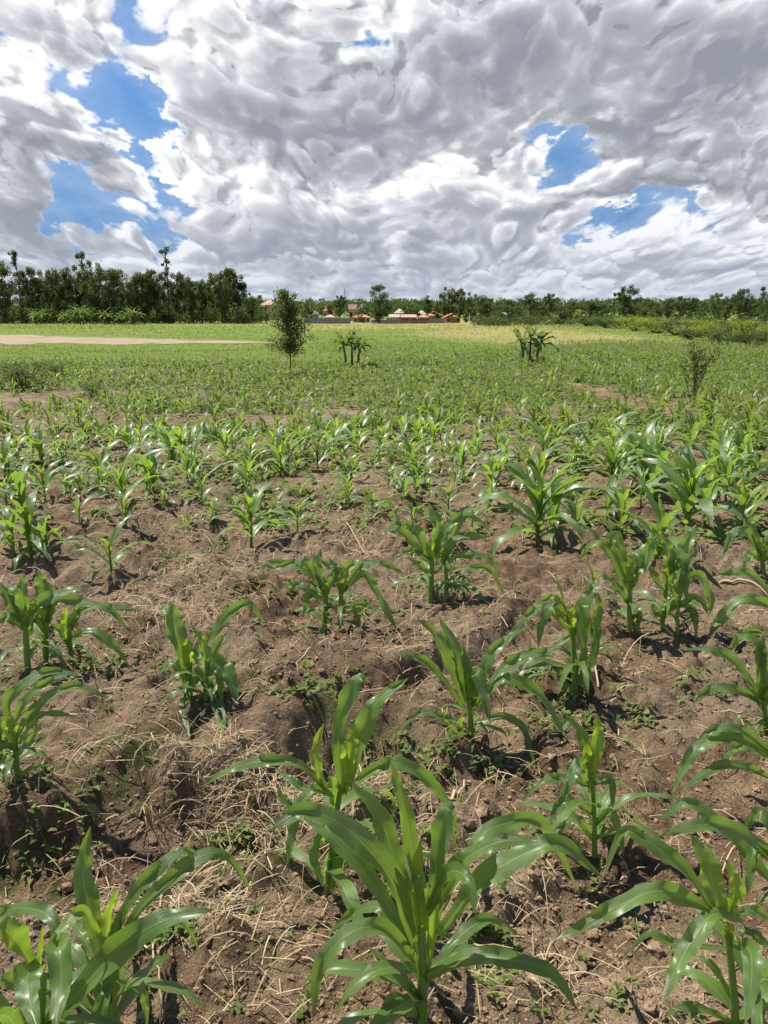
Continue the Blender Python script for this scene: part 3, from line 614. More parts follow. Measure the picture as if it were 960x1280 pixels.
# the many: individual copies of eight built kinds, the farthest as one crop
def proto(seed, H=.5, nl=8, segs=8, cross=3):
    r = np.random.default_rng(seed); return leafset(H, r, nl, segs, cross, r.uniform(.95, 1.15))
PROT = []
for k in range(9):
    lv, st = proto(200+k, nl=7+k % 4); PROT.append(([a.mesh('leaf') for a in lv], st.mesh('stalk')))
ONE = []
for k in range(8):
    lv, st = proto(300+k, nl=7, segs=6, cross=3); a = Acc()
    for q in lv: a.add(np.vstack(q.V), np.vstack(q.F), np.vstack(q.U), np.concatenate(q.T))
    a.add(np.vstack(st.V), np.vstack(st.F), np.vstack(st.U), .4); ONE.append((a.mesh('maize_plant'), a))
def field_points():
    pts = []; r = np.random.default_rng(5); y = 5.7; row = 0
    hx = np.array(HERO_XY)
    while y < 110:
        step = .36 + .002*y; w = y*.56+3
        x = -w + r.uniform(0, step)
        while x < w:
            X = x + r.normal(0, .09); Y = y + r.normal(0, .13) - x*.18*(1 if y < 30 else .4)
            x += step*r.uniform(.8, 1.25)
            if Y < 5.6 or Y > edge_y(X)-.3: continue
            if Y > 45 and X < 6: continue
            px = 480+960*X/Y
            front = 7.9 + 1.2*(fbm(X, 0, 3, 2, 90)-.5) if px < 560 else 7.3
            sparse = (px > 560 and Y < 7.4) or (280 < px < 620 and Y < 9.6) or Y < front
            if sparse and r.random() > (.6 if Y > 6.6 else .3): continue
            dens = .88 - .30*sst(Y, 14, 30)
            for bx, by, rx, ry, a in BARE_W: dens -= a*math.exp(-(((X-bx)/rx)**2+((Y-by)/ry)**2))
            if fbm(X, Y, 1.6, 2, 91) < .38: dens -= .55
            if r.random() > dens: continue
            if len(hx) and np.min(np.hypot(hx[:, 0]-X, hx[:, 1]-Y)) < (.42 if Y < 8 else .3): continue
            pts.append((X, Y, row))
            if r.random() < .3: pts.append((X+r.normal(0, .08), Y+r.normal(0, .08), row))
        y += .56 + .004*y; row += 1
    return np.array(pts)
BARE_W = []
for px, py, rx, ry, a in BARE:
    c = hit(px, py); BARE_W.append((c[0], c[1], c[1]*rx/960, abs(hit(px, py-ry)[1]-hit(px, py+ry)[1])/2, a*1.2))
PT = field_points(); r = np.random.default_rng(8)
PT = PT[np.argsort(np.hypot(PT[:, 0], PT[:, 1]))]
vis = np.abs(PT[:, 0]) < PT[:, 1]*.51
NEED = 296 - len([o for o in COL.objects if o.name.startswith('maize_plant')])
print('field plants', len(PT), 'individual', NEED)
def size_at(x, y):
    px = 480+960*x/y; s = .455 + .14*(fbm(x, y, 3, 2, 95)-.5) + (.14*sst(px, 600, 760) if y < 14 else .05*sst(px, 600, 760)) - .05*sst(y, 14, 30)
    if (280 < px < 620 and y < 9.6) or y < 7.4: s *= .84
    return s
left = []; cnt = 0; ROWS = {}
for i, (X, Y, row) in enumerate(PT):
    s = size_at(X, Y)*r.uniform(.62, 1.28)/.5; z = z0(X, Y)-.01; rz = r.uniform(0, 6.28)
    if not vis[i] or cnt >= NEED: left.append((X, Y, z, s, rz)); continue
    cnt += 1; LAB = (int(row), X)
    if Y < 11.0:
        root = root_at('maize_plant', (X, Y, z), 'x', 'maize plant', 'maize plants of the dense rows', rz)
        root.scale = (s, s, s); lvs, st = PROT[int(r.integers(9))]
        link('stalk', st, M['stalk'], root)
        for me in lvs: link('leaf', me, M['maize'], root)
    else:
        root = link('maize_plant', ONE[int(r.integers(8))][0], M['maize'], None, (X, Y, z), label='x', category='maize plant', group='maize plants of the dense rows')
        root.rotation_euler = (0, 0, rz); root.scale = (s, s, s)
    ROWS.setdefault(int(row), []).append((X/Y, s, root))
ORD = 'first second third fourth fifth sixth seventh eighth ninth tenth eleventh twelfth thirteenth fourteenth fifteenth sixteenth seventeenth eighteenth nineteenth twentieth'.split()
def ordn(i): return ORD[i] if i < 20 else 'twenty-'+ORD[i-20] if i < 29 else 'thirtieth' if i == 29 else 'thirty-'+ORD[i-30] if i < 39 else 'fortieth' if i == 39 else 'forty-'+ORD[i-40]
for n_, k in enumerate(sorted(ROWS)):
    L_ = sorted(ROWS[k], key=lambda t: t[0]); ss = sorted(t[1] for t in L_)
    for i, (q, s, root) in enumerate(L_):
        sz = 'tall' if s > ss[len(ss)*2//3] else ('small' if s < ss[len(ss)//3] else 'medium')
        where = f'{ordn(i)} from the left' if q < .02 else f'{ordn(len(L_)-1-i)} from the right'
        root['label'] = f'{sz} maize plant, {where} in the {ordn(n_)} dense row back'
# far plants as one crop
acc = Acc()
SIMPLE = []
for k in range(8):
    lv, st = leafset(.5, np.random.default_rng(400+k), 6, 4, 2, .9); V = []; F = []; n = 0
    for q in lv[::1]:
        v = np.vstack(q.V); f = np.vstack(q.F); V.append(v); F.append(f+n); n += len(v)
    SIMPLE.append((np.vstack(V), np.vstack(F)))
for X, Y, z, s, rz in left:
    if abs(X) > Y*.62+4: continue
    v, f = (SIMPLE[int(r.integers(8))] if Y > 16 else (np.vstack(ONE[k0 := int(r.integers(8))][1].V), np.vstack(ONE[k0][1].F)))
    c, sn = math.cos(rz), math.sin(rz); q = v*s; q = np.stack([q[:, 0]*c-q[:, 1]*sn+X, q[:, 0]*sn+q[:, 1]*c+Y, q[:, 2]+z], -1)
    acc.add(q, f, np.full((len(q), 2), (.3, .3)), .12*r.random()+.1)
link('maize_crop', acc.mesh('maize_crop'), M['farmaize'], kind='stuff', label='far rows of young maize merging into a green band', category='maize crop')

# ------------------------------------------------------------------ soil crumbs, dry straw, small weeds
def wedge(n, y0, y1, r, k=.60, pw=1.0):
    y = y0*(y1/y0)**(r.random(n)**pw); return (r.random(n)*2-1)*(y*k+.35), y
def ico(sub=0):
    t = (1+5**.5)/2; V = nrm([(-1,t,0),(1,t,0),(-1,-t,0),(1,-t,0),(0,-1,t),(0,1,t),(0,-1,-t),(0,1,-t),(t,0,-1),(t,0,1),(-t,0,-1),(-t,0,1)])
    F = [(0,11,5),(0,5,1),(0,1,7),(0,7,10),(0,10,11),(1,5,9),(5,11,4),(11,10,2),(10,7,6),(7,1,8),(3,9,4),(3,4,2),(3,2,6),(3,6,8),(3,8,9),(4,9,5),(2,4,11),(6,2,10),(8,6,7),(9,8,1)]
    V = list(map(tuple, V))
    for _ in range(sub):
        c = {}; G2 = []
        def mid(a, b):
            k = (min(a, b), max(a, b))
            if k not in c: v = nrm((np.array(V[a])+np.array(V[b]))/2); V.append(tuple(v)); c[k] = len(V)-1
            return c[k]
        for a, b, d in F: x, y, z = mid(a, b), mid(b, d), mid(d, a); G2 += [(a, x, z), (b, y, x), (d, z, y), (x, y, z)]
        F = G2
    return np.array(V), np.array(F)
def clods():
    r = np.random.default_rng(31); VV = []; FF = []; TT = []; n0 = 0
    for sub, n, y0, y1, lo, hi in ((1, 2200, 1.2, 6.5, .006, .022), (0, 26000, 1.2, 9, .0025, .010), (0, 2500, 6, 16, .010, .035)):
        v, f = ico(sub); x, y = wedge(n*2, y0, y1, r)
        dens = fbm(x, y, .5, 3, 33); keep = np.argsort(-(dens+r.random(n*2)*.5))[:n]; x, y = x[keep], y[keep]
        s = lo*(hi/lo)**(r.random(n)**3.2); z = terrain(x, y)
        sc_ = s[:, None]*r.uniform(.65, 1.25, (n, 3)); sc_[:, 2] *= .75; a = r.uniform(0, 6.28, n)
        P = v[None]*(1+r.normal(0, .18, (n, len(v), 1)))*sc_[:, None]
        P = np.stack([P[..., 0]*np.cos(a)[:, None]-P[..., 1]*np.sin(a)[:, None]+x[:, None], P[..., 0]*np.sin(a)[:, None]+P[..., 1]*np.cos(a)[:, None]+y[:, None], P[..., 2]+z[:, None]+s[:, None]*.25], -1)
        VV.append(P.reshape(-1, 3)); FF.append((f[None]+(np.arange(n)*len(v))[:, None, None]).reshape(-1, 3)+n0); n0 += n*len(v)
    link('soil_crumbs', mesh_np('soil_crumbs', np.vstack(VV), np.vstack(FF), None, None, False), M['clod'], kind='stuff', label='loose crumbs and clods of dry brown soil', category='soil clods')
clods()
def blades(x, y, z, L, w, az, e0, bend, r, seg=3, taper=True):
    """many thin curved blades at once; returns V,F"""
    n = len(x); p = np.stack([x, y, z], -1); th = e0.copy(); V = []; S = np.stack([-np.sin(az), np.cos(az), r.uniform(-.4, .4, n)], -1)*w[:, None]/2
    for k in range(seg+1):
        t = k/seg; f = (1-t)**.6*.9+.1 if taper else 1.0
        V.append(p-S*f); V.append(p+S*f)
        d = np.stack([np.cos(az)*np.cos(th), np.sin(az)*np.cos(th), np.sin(th)], -1)*(L/seg)[:, None]; p = p+d; th = th-bend/seg
    V = np.stack(V, 1).reshape(-1, 3); b = (np.arange(n)*(seg+1)*2)[:, None]
    F = np.concatenate([np.stack([b[:, 0]+2*k, b[:, 0]+2*k+1, b[:, 0]+2*k+3, b[:, 0]+2*k+2], -1) for k in range(seg)])
    return V, F
def straw():
    r = np.random.default_rng(41); x, y = wedge(60000, 1.2, 12, r)
    s = masks(x, y)[3]; k = r.random(len(x)) < (s**1.5*.95+.04)*sst(y, .3, 2.6); x, y = x[k][:12500], y[k][:12500]; n = len(x)
    up = r.random(n) < .35; L = r.uniform(.015, .12, n)*(1+.8*up)*(.75+.12*y); w = r.uniform(.0006, .0034, n)**1.0*(1+.16*y)*.85
    z = terrain(x, y)+r.uniform(.003, .025, n)
    e = np.where(up, r.uniform(.2, 1.2, n), r.uniform(-.05, .22, n)); b = np.where(up, r.uniform(.6, 2.6, n), r.uniform(0, .5, n))
    V, F = blades(x, y, z, L, w, r.uniform(0, 6.28, n), e, b, r, 4, False)
    tone = np.repeat(r.random(n)**3, 10)
    link('dry_straw', mesh_np('dry_straw', V, F, np.full((len(V), 2), .2), {'tone': tone}), M['straw'], kind='stuff', label='dead grass and straw litter over the soil', category='dry straw')
straw()
def weeds():
    r = np.random.default_rng(51); X = []; Y = []; Sz = []
    for px, py, rx, ry, n in ((205,1185,26,16,60),(600,1180,30,20,26),(390,880,40,30,40),(700,915,45,25,36),(560,960,60,20,40),(660,850,30,14,24),(140,830,70,20,40),(60,1060,60,40,18),(470,1000,50,40,50),(440,770,60,20,20),(800,900,40,30,20),
        (620,1230,30,24,18),(300,1060,60,20,20),(760,1000,50,50,14),(530,740,40,14,26),(880,850,30,20,16),(240,700,60,20,30),(600,660,60,10,26),(820,690,50,12,30),(340,740,50,20,24)):
        for i in range(n):
            p = hit(px+r.normal(0, rx*.6), py+r.normal(0, ry*.6)); X.append(p[0]); Y.append(p[1]); Sz.append(r.uniform(.008, .022)*(1+.12*p[1]))
    x2, y2 = wedge(420, 1.3, 7, r); X += list(x2); Y += list(y2); Sz += list(r.uniform(.007, .018, 420)*(1+.1*y2))
    x3, y3 = wedge(34000, 6, 60, r, .6, .9); g_, ye_, v_, s_ = masks(x3, y3); k = r.random(len(x3)) < v_*1.3*(y3 < edge_y(x3)+1); x3, y3 = x3[k][:13000], y3[k][:13000]
    X = np.concatenate([X, x3]); Y = np.concatenate([Y, y3]); Sz = np.concatenate([Sz, r.uniform(.03, .075, len(x3))*(1+.03*y3)])
    m = 7; n = len(X)*m; x = np.repeat(X, m); y = np.repeat(Y, m); s = np.repeat(Sz, m)*r.uniform(.6, 1.3, n); az = r.uniform(0, 6.28, n)
    x = x+r.normal(0, 1, n)*s*.5; y = y+r.normal(0, 1, n)*s*.5
    V, F = blades(x, y, terrain(x, y)+.004+s*r.uniform(0, .9, n), s*1.3, s*.75, az, r.uniform(.0, 1.1, n), r.uniform(.2, 1.4, n), r, 2)
    tone = np.repeat(np.repeat(r.random(len(X))*.6, m)+r.random(n)*.25, 6)
    link('small_weeds', mesh_np('small_weeds', V, F, np.full((len(V), 2), .3), {'tone': tone}), M['weed'], kind='stuff', label='small green weeds creeping between the maize', category='weeds')
weeds()
def grasses():
    r = np.random.default_rng(61)
    y = np.concatenate([36*(260/36)**r.random(26000)]); x = (r.random(len(y))*2-1)*(y*.56+2); g_, ye_, v_, s_ = masks(x, y)
    tr = polymask(x, y, [(-160,415),(90,419),(345,427),(345,430),(-160,432)], .004)
    k = (g_ > .3) & (tr < .5); x, y, ye = x[k], y[k], ye_[k]; m = 3; n = len(x)*m; x = np.repeat(x, m)+r.normal(0, .12, n); y = np.repeat(y, m)+r.normal(0, .12, n); ye = np.repeat(ye, m)
    tall = sst(y, 120, 170)*.45
    L = r.uniform(.07, .20, n)*(1+.002*y)+tall*r.random(n)*.9; w = .018+.0004*y*r.uniform(.5, 1.2, n)
    V, F = blades(x, y, terrain(x, y, False)-.01, L, w, r.uniform(0, 6.28, n), r.uniform(1.0, 1.5, n), r.uniform(.1, 1.0, n), r, 2)
    tone = np.repeat(np.clip(ye*.9+tall*.7+r.normal(0, .12, n), 0, 1), 6)
    link('meadow_grass', mesh_np('meadow_grass', V, F, np.full((len(V), 2), .3), {'tone': tone}), M['grass'], kind='stuff', label='short green and straw-yellow grass beyond the maize', category='grass')
    # creeping vines
    y = 46*(85/46)**r.random(20000); x = (r.random(len(y))*2-1)*y*.4
    pm = polymask(x, y, [(395,424),(520,427),(650,437),(640,450),(480,454),(440,444),(400,438)], .02); k = pm > r.random(len(x)); x, y = x[k][:7000], y[k][:7000]; n = len(x)
    s = r.uniform(.10, .22, n); V, F = blades(x, y, terrain(x, y, False)+r.uniform(.02, .28, n)*fbm(x, y, 1.5, 2, 9), s, s*.9, r.uniform(0, 6.28, n), r.uniform(0, .9, n), r.uniform(.2, 1, n), r, 2)
    link('creeping_vines', mesh_np('creeping_vines', V, F, np.full((len(V), 2), .3), {'tone': np.repeat(r.random(n)*.35, 6)}), M['weed'], kind='stuff', label='patch of dark green creeping vines at the meadow edge', category='vines')
grasses()

# fallen stalks
def stick(px0, py0, px1, py1, rad, label, up=.02, seed=1, bow=.03):
    r = np.random.default_rng(seed); a = hit(px0, py0); b = hit(px1, py1); n = 9; P = []
    for i in range(n):
        t = i/(n-1); p = a[:2]+(b[:2]-a[:2])*t + r.normal(0, .006, 2)+np.array([0, bow*math.sin(math.pi*t)]); P.append((p[0], p[1], float(terrain(*p))+rad+up*math.sin(math.pi*t)))
    o = np.array(P[0]); acc = Acc(); tube(acc, np.array(P)-o, np.linspace(rad, rad*.55, n), 6, .6)
    link('dry_stalk', acc.mesh('dry_stalk'), M['straw'], None, o, label=label, category='dry stalk', group='dry stalks lying on the soil')
stick(422,660,470,698,.006,'pale dry stalk slanting on the soil between the star-shaped and the paired plants',.03,1)
stick(405,688,478,700,.006,'pale dry stalk lying flat just above the low leafy maize pair',.03,2)
stick(896,730,958,748,.011,'thick knobbly pale stick lying at the right edge',.01,3)
stick(890,898,930,902,.007,'short pale stick near the ragged-leaf plant at the right edge',.01,4)
stick(566,1008,588,990,.007,'short cut pale stalk right of the plant with upright blades',.01,5)
stick(372,858,402,830,.006,'thin leaning dry twig below the low leafy pair',.10,6)
stick(180,1195,205,1280,.0035,'long thin dry straw right of the bottom left plant',.02,7)
stick(732,828,748,870,.008,'brown dead stalk lying against the yellow-green plant',.03,8)

# ------------------------------------------------------------------ trees
def quads(C, s, r, flat=.0):
    n = len(C); A = nrm(r.normal(size=(n, 3))); Bv = nrm(np.cross(A, r.normal(size=(n, 3)))); s = np.broadcast_to(s, (n,))*r.uniform(.6, 1.3, n)
    a = A*s[:, None]*.62; b = Bv*s[:, None]*.36
    V = np.stack([C-a, C-b*1.0+a*.1, C+a, C+b], 1).reshape(-1, 3); F = np.arange(n*4).reshape(n, 4); return V, F
def tree_mesh(seed, style):
    """unit-height tree: trunk Acc and crown Acc"""
    r = np.random.default_rng(seed); tk = Acc(); cr = Acc(); bend = r.normal(0, .025, 2)
    top = .93; P = np.array([(bend[0]*math.sin(t*3), bend[1]*math.sin(t*2.5), t*top) for t in np.linspace(-.02, 1, 9)])
    tube(tk, P, np.linspace(.016, .004, 9), 6)
    n = {'euc': 36, 'lanky': 16, 'round': 26, 'dense': 34}[style]; cl = []
    for i in range(n):
        q = r.random()
        if style == 'lanky': h = r.choice([.95, .91, .87, .93, .78, .66, .5]) + r.normal(0, .02); rad = .05*r.random()+.01; cs = r.uniform(.025, .045)
        elif style == 'euc': h = .22+.74*q; rad = (.05+.17*math.sin(math.pi*min(1, (1-q)*.85+.12)))*r.uniform(.3, 1.1); cs = r.uniform(.045, .085)
        elif style == 'dense': h = .10+.84*q; rad = .24*math.sin(math.pi*(.22+.72*q))**.7*r.uniform(.2, 1); cs = r.uniform(.06, .10)
        else: h = .3+.62*q; rad = .30*math.sin(math.pi*(.12+.84*q))**.6*r.uniform(.1, 1); cs = r.uniform(.06, .10)
        a = r.uniform(0, 6.28); c = np.array([rad*math.cos(a), rad*math.sin(a), h]); b0 = np.array([np.interp(h-.12, P[:, 2], P[:, 0]), np.interp(h-.12, P[:, 2], P[:, 1]), max(.08, h-.09-rad*.3)])
        tube(tk, spline([b0, (b0+c)/2+[0, 0, -.01], c], 5), np.linspace(.006, .002, 5), 4); cl.append((c, cs))
    for c, cs in cl:
        m = int(150 if style != 'lanky' else 50); d = r.normal(size=(m, 3)); d = nrm(d)*(r.random((m, 1))**.45); pts = c+d*cs*([1.0, 1.0, 1.25] if style == 'euc' else [1.15, 1.15, .9])
        V, F = quads(pts, .023 if style != 'lanky' else .020, r); cr.add(V, F, np.full((len(V), 2), .3), np.clip(np.repeat(r.random(m)*.35+r.random()*.35, 4), 0, 1))
    return tk.mesh('trunk', True), cr.mesh('crown', False)
TV = {}
for st_, ks in (('euc', 6), ('lanky', 3), ('round', 4), ('dense', 4)):
    TV[st_] = [tree_mesh(500+10*len(TV)+k, st_) for k in range(ks)]
trng = np.random.default_rng(77); TREE_XY = []
def tree(px, top, Y, style, label, group, wide=1.0, mat='tree', name=None, zdrop=0):
    p = at(px, 400, Y); z = z0(p[0], Y)-.1; H = at(px, top, Y)[2]-z; tk, cr = TV[style][int(trng.integers(len(TV[style])))]
    root = root_at(name or {'euc': 'eucalyptus_tree', 'lanky': 'eucalyptus_tree'}.get(style, 'broadleaf_tree'), (p[0], Y, z), label, 'tree', group, trng.uniform(0, 6.28)); root.scale = (H*wide, H*wide, H)
    link('trunk', tk, M['bark'], root); c = link('crown', cr, None, root)
    if len(cr.materials) == 0: cr.materials.append(M['tree'])
    c.material_slots[0].link = 'OBJECT'; c.material_slots[0].material = M[mat]
    return root
LT = [(-8,338),(5,326),(27,309),(44,334),(62,337),(78,336),(92,332),(108,312),(120,326),(136,331),(150,333),(166,345),(180,337),(197,334),(211,306),(224,340),(236,346),(252,349),(263,346),(278,333),(290,336),(299,343),(313,366)]
LN = ['leftmost tree of the dark line, cut by the left edge','dark tree next to the left edge, left of the small-topped spire','tall tree with a small round tuft on top near the left edge','tree right of the small-topped spire','broad tree in the left dark line, low crown','tree with a flat top in the left dark line','tree directly left of the thin bare-topped one','thin tree with an airy tuft rising above the left line','leafy tree just right of the airy tuft','tree in the middle of the left dark line','tree with a notched crown past the middle of the left line','lower tree in the dip of the left line','tree on the right side of the dip in the left line','full tree left of the tallest thin tree','tallest thin tree with a leafy tuft high above the left line','tree right of the tallest thin tree','last tree of the dense left line before the gap','low tree at the left of the gap group','slim tree in the group beside the gap','forked tall tree of the group beside the gap','narrow pointed tree of the group beside the gap','last tall tree of the group left of the far houses','low dark tree beside the unfinished brick house']
for i, (px, tp) in enumerate(LT):
    lk = px in (27, 108, 211); Y = 262+trng.uniform(-12, 14)
    tree(px, tp, Y, 'lanky' if lk else 'euc', LN[i], 'dark eucalyptus line on the left', 1.0 if not lk else .9)
for i in range(30):
    px = -20+345*i/29; tp = 343+trng.uniform(-4, 12)+(8 if px > 235 else 0)+(12 if px > 300 else 0)
    w_ = 'left end' if px < 80 else ('middle' if px < 170 else 'right end')
    tree(px, tp, 285+trng.uniform(-8, 22), 'dense', f'dense tree in the back row, {ordn(i)} from the left of the dark left tree line', 'trees behind the left line', 1.0)
RT = [(602,368,'round'),(612,372,'dense'),(622,377,'dense'),(634,373,'dense'),(648,376,'dense'),(663,364,'round'),(674,375,'dense'),(687,367,'euc'),(700,379,'dense'),(713,376,'round'),(727,379,'dense'),(738,374,'round'),(752,377,'dense'),(767,365,'lanky'),(783,356,'euc'),(792,378,'dense'),(805,371,'round'),(820,378,'dense'),(834,371,'round'),(848,370,'euc'),(862,372,'euc'),(876,377,'dense'),(895,366,'euc'),(908,370,'euc'),(925,361,'euc'),(936,372,'round'),(950,357,'lanky'),(957,362,'euc'),(968,366,'dense')]
RN = ['rounded tree right of the red gabled house','dark low tree beside the rounded one by the houses','lowest dark tree of the right line near the houses','dark bushy tree above the pale far roof','small dark tree left of the tall round crown','tall round dark crown of the right line','dark filler tree beside the tall round crown','airy spreading tree right of the tall round crown','low dark tree between airy and round ones','rounded low tree left of the line centre','very low dark tree at the dip of the right line','rounded tree right of the dip','dark tree at the foot of the thin pair','small thin tree with a tuft, left of the tall one','tall narrow tree rising alone above the right line','low tree right of the tall narrow one','pale rounded tree right of the tall narrow one','low dark tree behind the yellow-green bushes','rounded dark tree above the yellow-green bushes','loose-crowned tree over the bushes','loose tree with a lopsided crown over the bushes','low tree in the gap of the right group','open eucalyptus at the start of the right-hand group','open eucalyptus leaning in the right-hand group','tallest full eucalyptus of the right-hand group','rounded tree in front of the right-hand group','thin-stemmed eucalyptus near the right edge','leafy eucalyptus by the right edge','dark tree cut by the right edge']
for (px, tp, sty), nm in zip(RT, RN):
    tree(px, tp, 235+trng.uniform(-20, 30), sty, nm, 'tree line on the right', 1.5 if sty in ('dense', 'round') else 1.15, 'paletree' if px in (805, 895, 908, 848) else 'tree')
for px, tp, Y, sty, nm in [(474,353,255,'dense','big dark solitary tree standing among the houses'),(425,369,330,'euc','tree with a tilted top left of the radio mast'),(449,379,330,'dense','dark tree behind the brown-roofed house'),(412,378,330,'dense','dark tree behind the small red roof'),(534,368,300,'round','rounded tree behind the orange roofs'),
    (560,359,300,'euc','pointed tall tree above the red gabled house'),(574,360,300,'euc','airy two-topped tree right of the pointed one'),(590,366,290,'euc','light green tree right of the airy two-topped one'),(546,377,300,'dense','low dark tree between the orange and red roofs'),(505,379,340,'dense','low dark tree behind the cream roof'),
    (345,380,320,'dense','low tree behind the sapling top'),(333,381,300,'dense','low dark tree beside the pink roof'),(383,377,330,'dense','low dark tree behind the grey gable'),(583,384,270,'dense','green bushy tree beside the red gable wall'),(600,384,255,'dense','dark bushy tree right of the houses'),(452,385,272,'dense','small tree left of the big solitary tree'),(489,383,300,'dense','small dark tree right of the big solitary tree'),(520,383,330,'dense','small tree between the cream and orange roofs')]:
    tree(px, tp, Y, sty, nm, 'trees among the far houses', 1.25 if px == 474 else 1.15)
def mass(name, label, n, y0, y1, x0, x1, h0, h1, rad, q, size, seed, mat='tree', flt=None):
    r = np.random.default_rng(seed); acc = Acc()
    for i in range(n):
        y = r.uniform(y0, y1); px = r.uniform(x0, x1); x = (px-480)/960*y; h = r.uniform(h0, h1); z = z0(x, y); R_ = rad*r.uniform(.6, 1.3)
        if flt and not flt(px, y): continue
        d = r.normal(size=(q, 3)); d = nrm(d)*(r.random((q, 1))**.5); d[:, 2] = d[:, 2]*h*.5+h*.5; d[:, :2] *= R_
        V, F = quads(d+[x, y, z], size, r); acc.add(V, F, np.full((len(V), 2), .3), np.repeat(r.random(q)*.3+r.random()*.3, 4))
    link(name, acc.mesh(name, False), M[mat], kind='stuff', label=label, category='woodland')
mass('far_wood', 'far-off dark wood on the rise behind the houses', 900, 480, 920, 240, 1080, 7, 12, 4.5, 60, 1.7, 5)
mass('far_wood', 'far-off wood showing behind the left tree line', 240, 330, 480, -160, 300, 8, 12, 4, 70, 1.3, 6)
mass('undergrowth', 'dark undergrowth at the foot of the tree lines', 420, 250, 282, -120, 330, 2.5, 7, 2.2, 110, .55, 7)
mass('undergrowth', 'dark bushes at the foot of the right tree line', 300, 205, 235, 590, 1100, 1.6, 3.4, 2.4, 90, .4, 8)

# ------------------------------------------------------------------ bushes, sapling, bananas
def bush_mesh(seed, n=2600, lobes=14, leaf=.036, tall=False):
    r = np.random.default_rng(seed); cr = Acc(); tk = Acc()
    for i in range(lobes):
        a = r.uniform(0, 6.28); rr = .36*math.sqrt(r.random()); h = r.uniform(.16, .78); c = np.array([rr*math.cos(a), rr*math.sin(a), h]); cs = r.uniform(.14, .26)
        tube(tk, spline([(c[0]*.1, c[1]*.1, -.03), (c[0]*.6, c[1]*.6, h*.5), c], 6), np.linspace(.02, .006, 6), 5)
        m = n//lobes; d = nrm(r.normal(size=(m, 3)))*(r.random((m, 1))**.5); V, F = quads(c+d*cs*[1, 1, .9 if not tall else 1.2], leaf, r); V[:, 2] = np.maximum(V[:, 2], .01)
        cr.add(V, F, np.full((len(V), 2), .3), np.repeat(r.random(m)*.5+r.random()*.3, 4))
    return tk.mesh('stems'), cr.mesh('foliage', False)
BV = [bush_mesh(700+k) for k in range(5)]
def bush(px, base, top, wpx, label, cat='bush', mat='bush', group=None, name='bush', k=None, Y=None):
    p = hit(px, base) if Y is None else np.array([*(at(px, base, Y)[:2]), 0]); p[2] = z0(p[0], p[1])-.03; H = (at(px, top, p[1])-p)[2]*(1.3 if cat == 'bush' else 1); W = wpx/960*p[1]*(1.6 if cat == 'bush' else 1.2)
    root = root_at(name, p, label, cat, group, trng.uniform(0, 6.28)); root.scale = (W, W, H*1.02); tk, cr = BV[int(trng.integers(5))] if k is None else k
    link('stems', tk, M['bark'], root); c = link('foliage', cr, None, root)
    if len(cr.materials) == 0: cr.materials.append(M['bush'])
    c.material_slots[0].link = 'OBJECT'; c.material_slots[0].material = M[mat]; return root
for px, b, t, w, mt, nm in [(736,408,398,26,'tree','low dark bush at the left end of the right hedge'),(758,410,398,28,'tree','dark bush left of the first yellow-green bush'),(775,411,399,26,'paletree','greyish bush between dark and yellow-green ones'),(796,414,398,34,'bush','leftmost bright yellow-green bush of the right hedge'),(822,416,400,36,'bush','second bright yellow-green bush from the left in the hedge'),
    (846,419,402,34,'paletree','dull green bush between the two bright clumps'),(870,422,403,36,'bush','bright bush left of the gap where the thin shrub rises'),(893,424,402,34,'bush','brightest tall bush of the right hedge'),(915,427,404,38,'paletree','olive bush right of the brightest one'),(938,429,405,36,'bush','yellow-green bush near the right edge'),(958,431,406,34,'paletree','olive bush cut by the right edge'),(980,433,405,36,'bush','bush just past the right edge'),
    (905,431,417,30,'tree','low dark bush in front of the olive bush'),(935,433,419,30,'tree','low dark bush in front near the right edge'),(862,424,413,24,'tree','low dark bush in front of the hedge middle')]:
    bush(px, b, t, w, nm, 'bush', mt, 'hedge of bushes on the right')
for px, b, t, w, mt, nm in [(30,487,446,60,'paletree','leafy shrub at the left edge of the field'),(66,474,449,34,'paletree','smaller leafy shrub right of the left-edge shrub'),(118,497,474,30,'paletree','low shrub standing in the left maize rows'),(8,470,448,30,'paletree','low shrub cut by the left edge'),(680,459,444,11,'tree','tiny dark shrub right of the dead-leaved banana'),(213,398,404,6,'tree','x')][:5]:
    bush(px, b, t, w, nm, 'shrub', mt, None, 'shrub')
def sapling():
    r = np.random.default_rng(91); p = hit(363, 470); p[2] = z0(p[0], p[1]); H = (at(360, 364, p[1])-p)[2]
    root = root_at('sapling', p, 'lone young conical tree with dark leaves standing at the field edge', 'tree'); tk = Acc(); cr = Acc()
    P = np.array([(-.06*t*t+.03*math.sin(6*t), 0, t*H*.97) for t in np.linspace(-.01, 1, 12)]); tube(tk, P, np.linspace(.035, .006, 12), 8)
    for i in range(120):
        q = r.random()**.8; h = H*(.24+.72*q); rad = (.26+1.0*(1-q)**.6)*(H/3.5)*r.uniform(.25, 1.15)*(1.0 if q > .15 else .8); a = r.uniform(0, 6.28)
        b0 = np.array([np.interp(h-.1, P[:, 2], P[:, 0]), 0, h-.12*rad]); c = b0+[rad*math.cos(a), rad*math.sin(a), rad*.35+.1]
        tube(tk, spline([b0, (b0+c)/2+[0, 0, -.03], c], 5), np.linspace(.010, .003, 5), 4)
        m = 58; t = r.random((m, 1))**.7; pts = b0+(c-b0)*t+r.normal(size=(m, 3))*[.085, .085, .10]
        V, F = quads(pts, .075, r); cr.add(V, F, np.full((len(V), 2), .3), np.repeat(r.random(m)*.4+r.random()*.25, 4))
    link('trunk', tk.mesh('trunk'), M['bark'], root); link('crown', cr.mesh('crown', False), M['paletree'], root)
sapling()
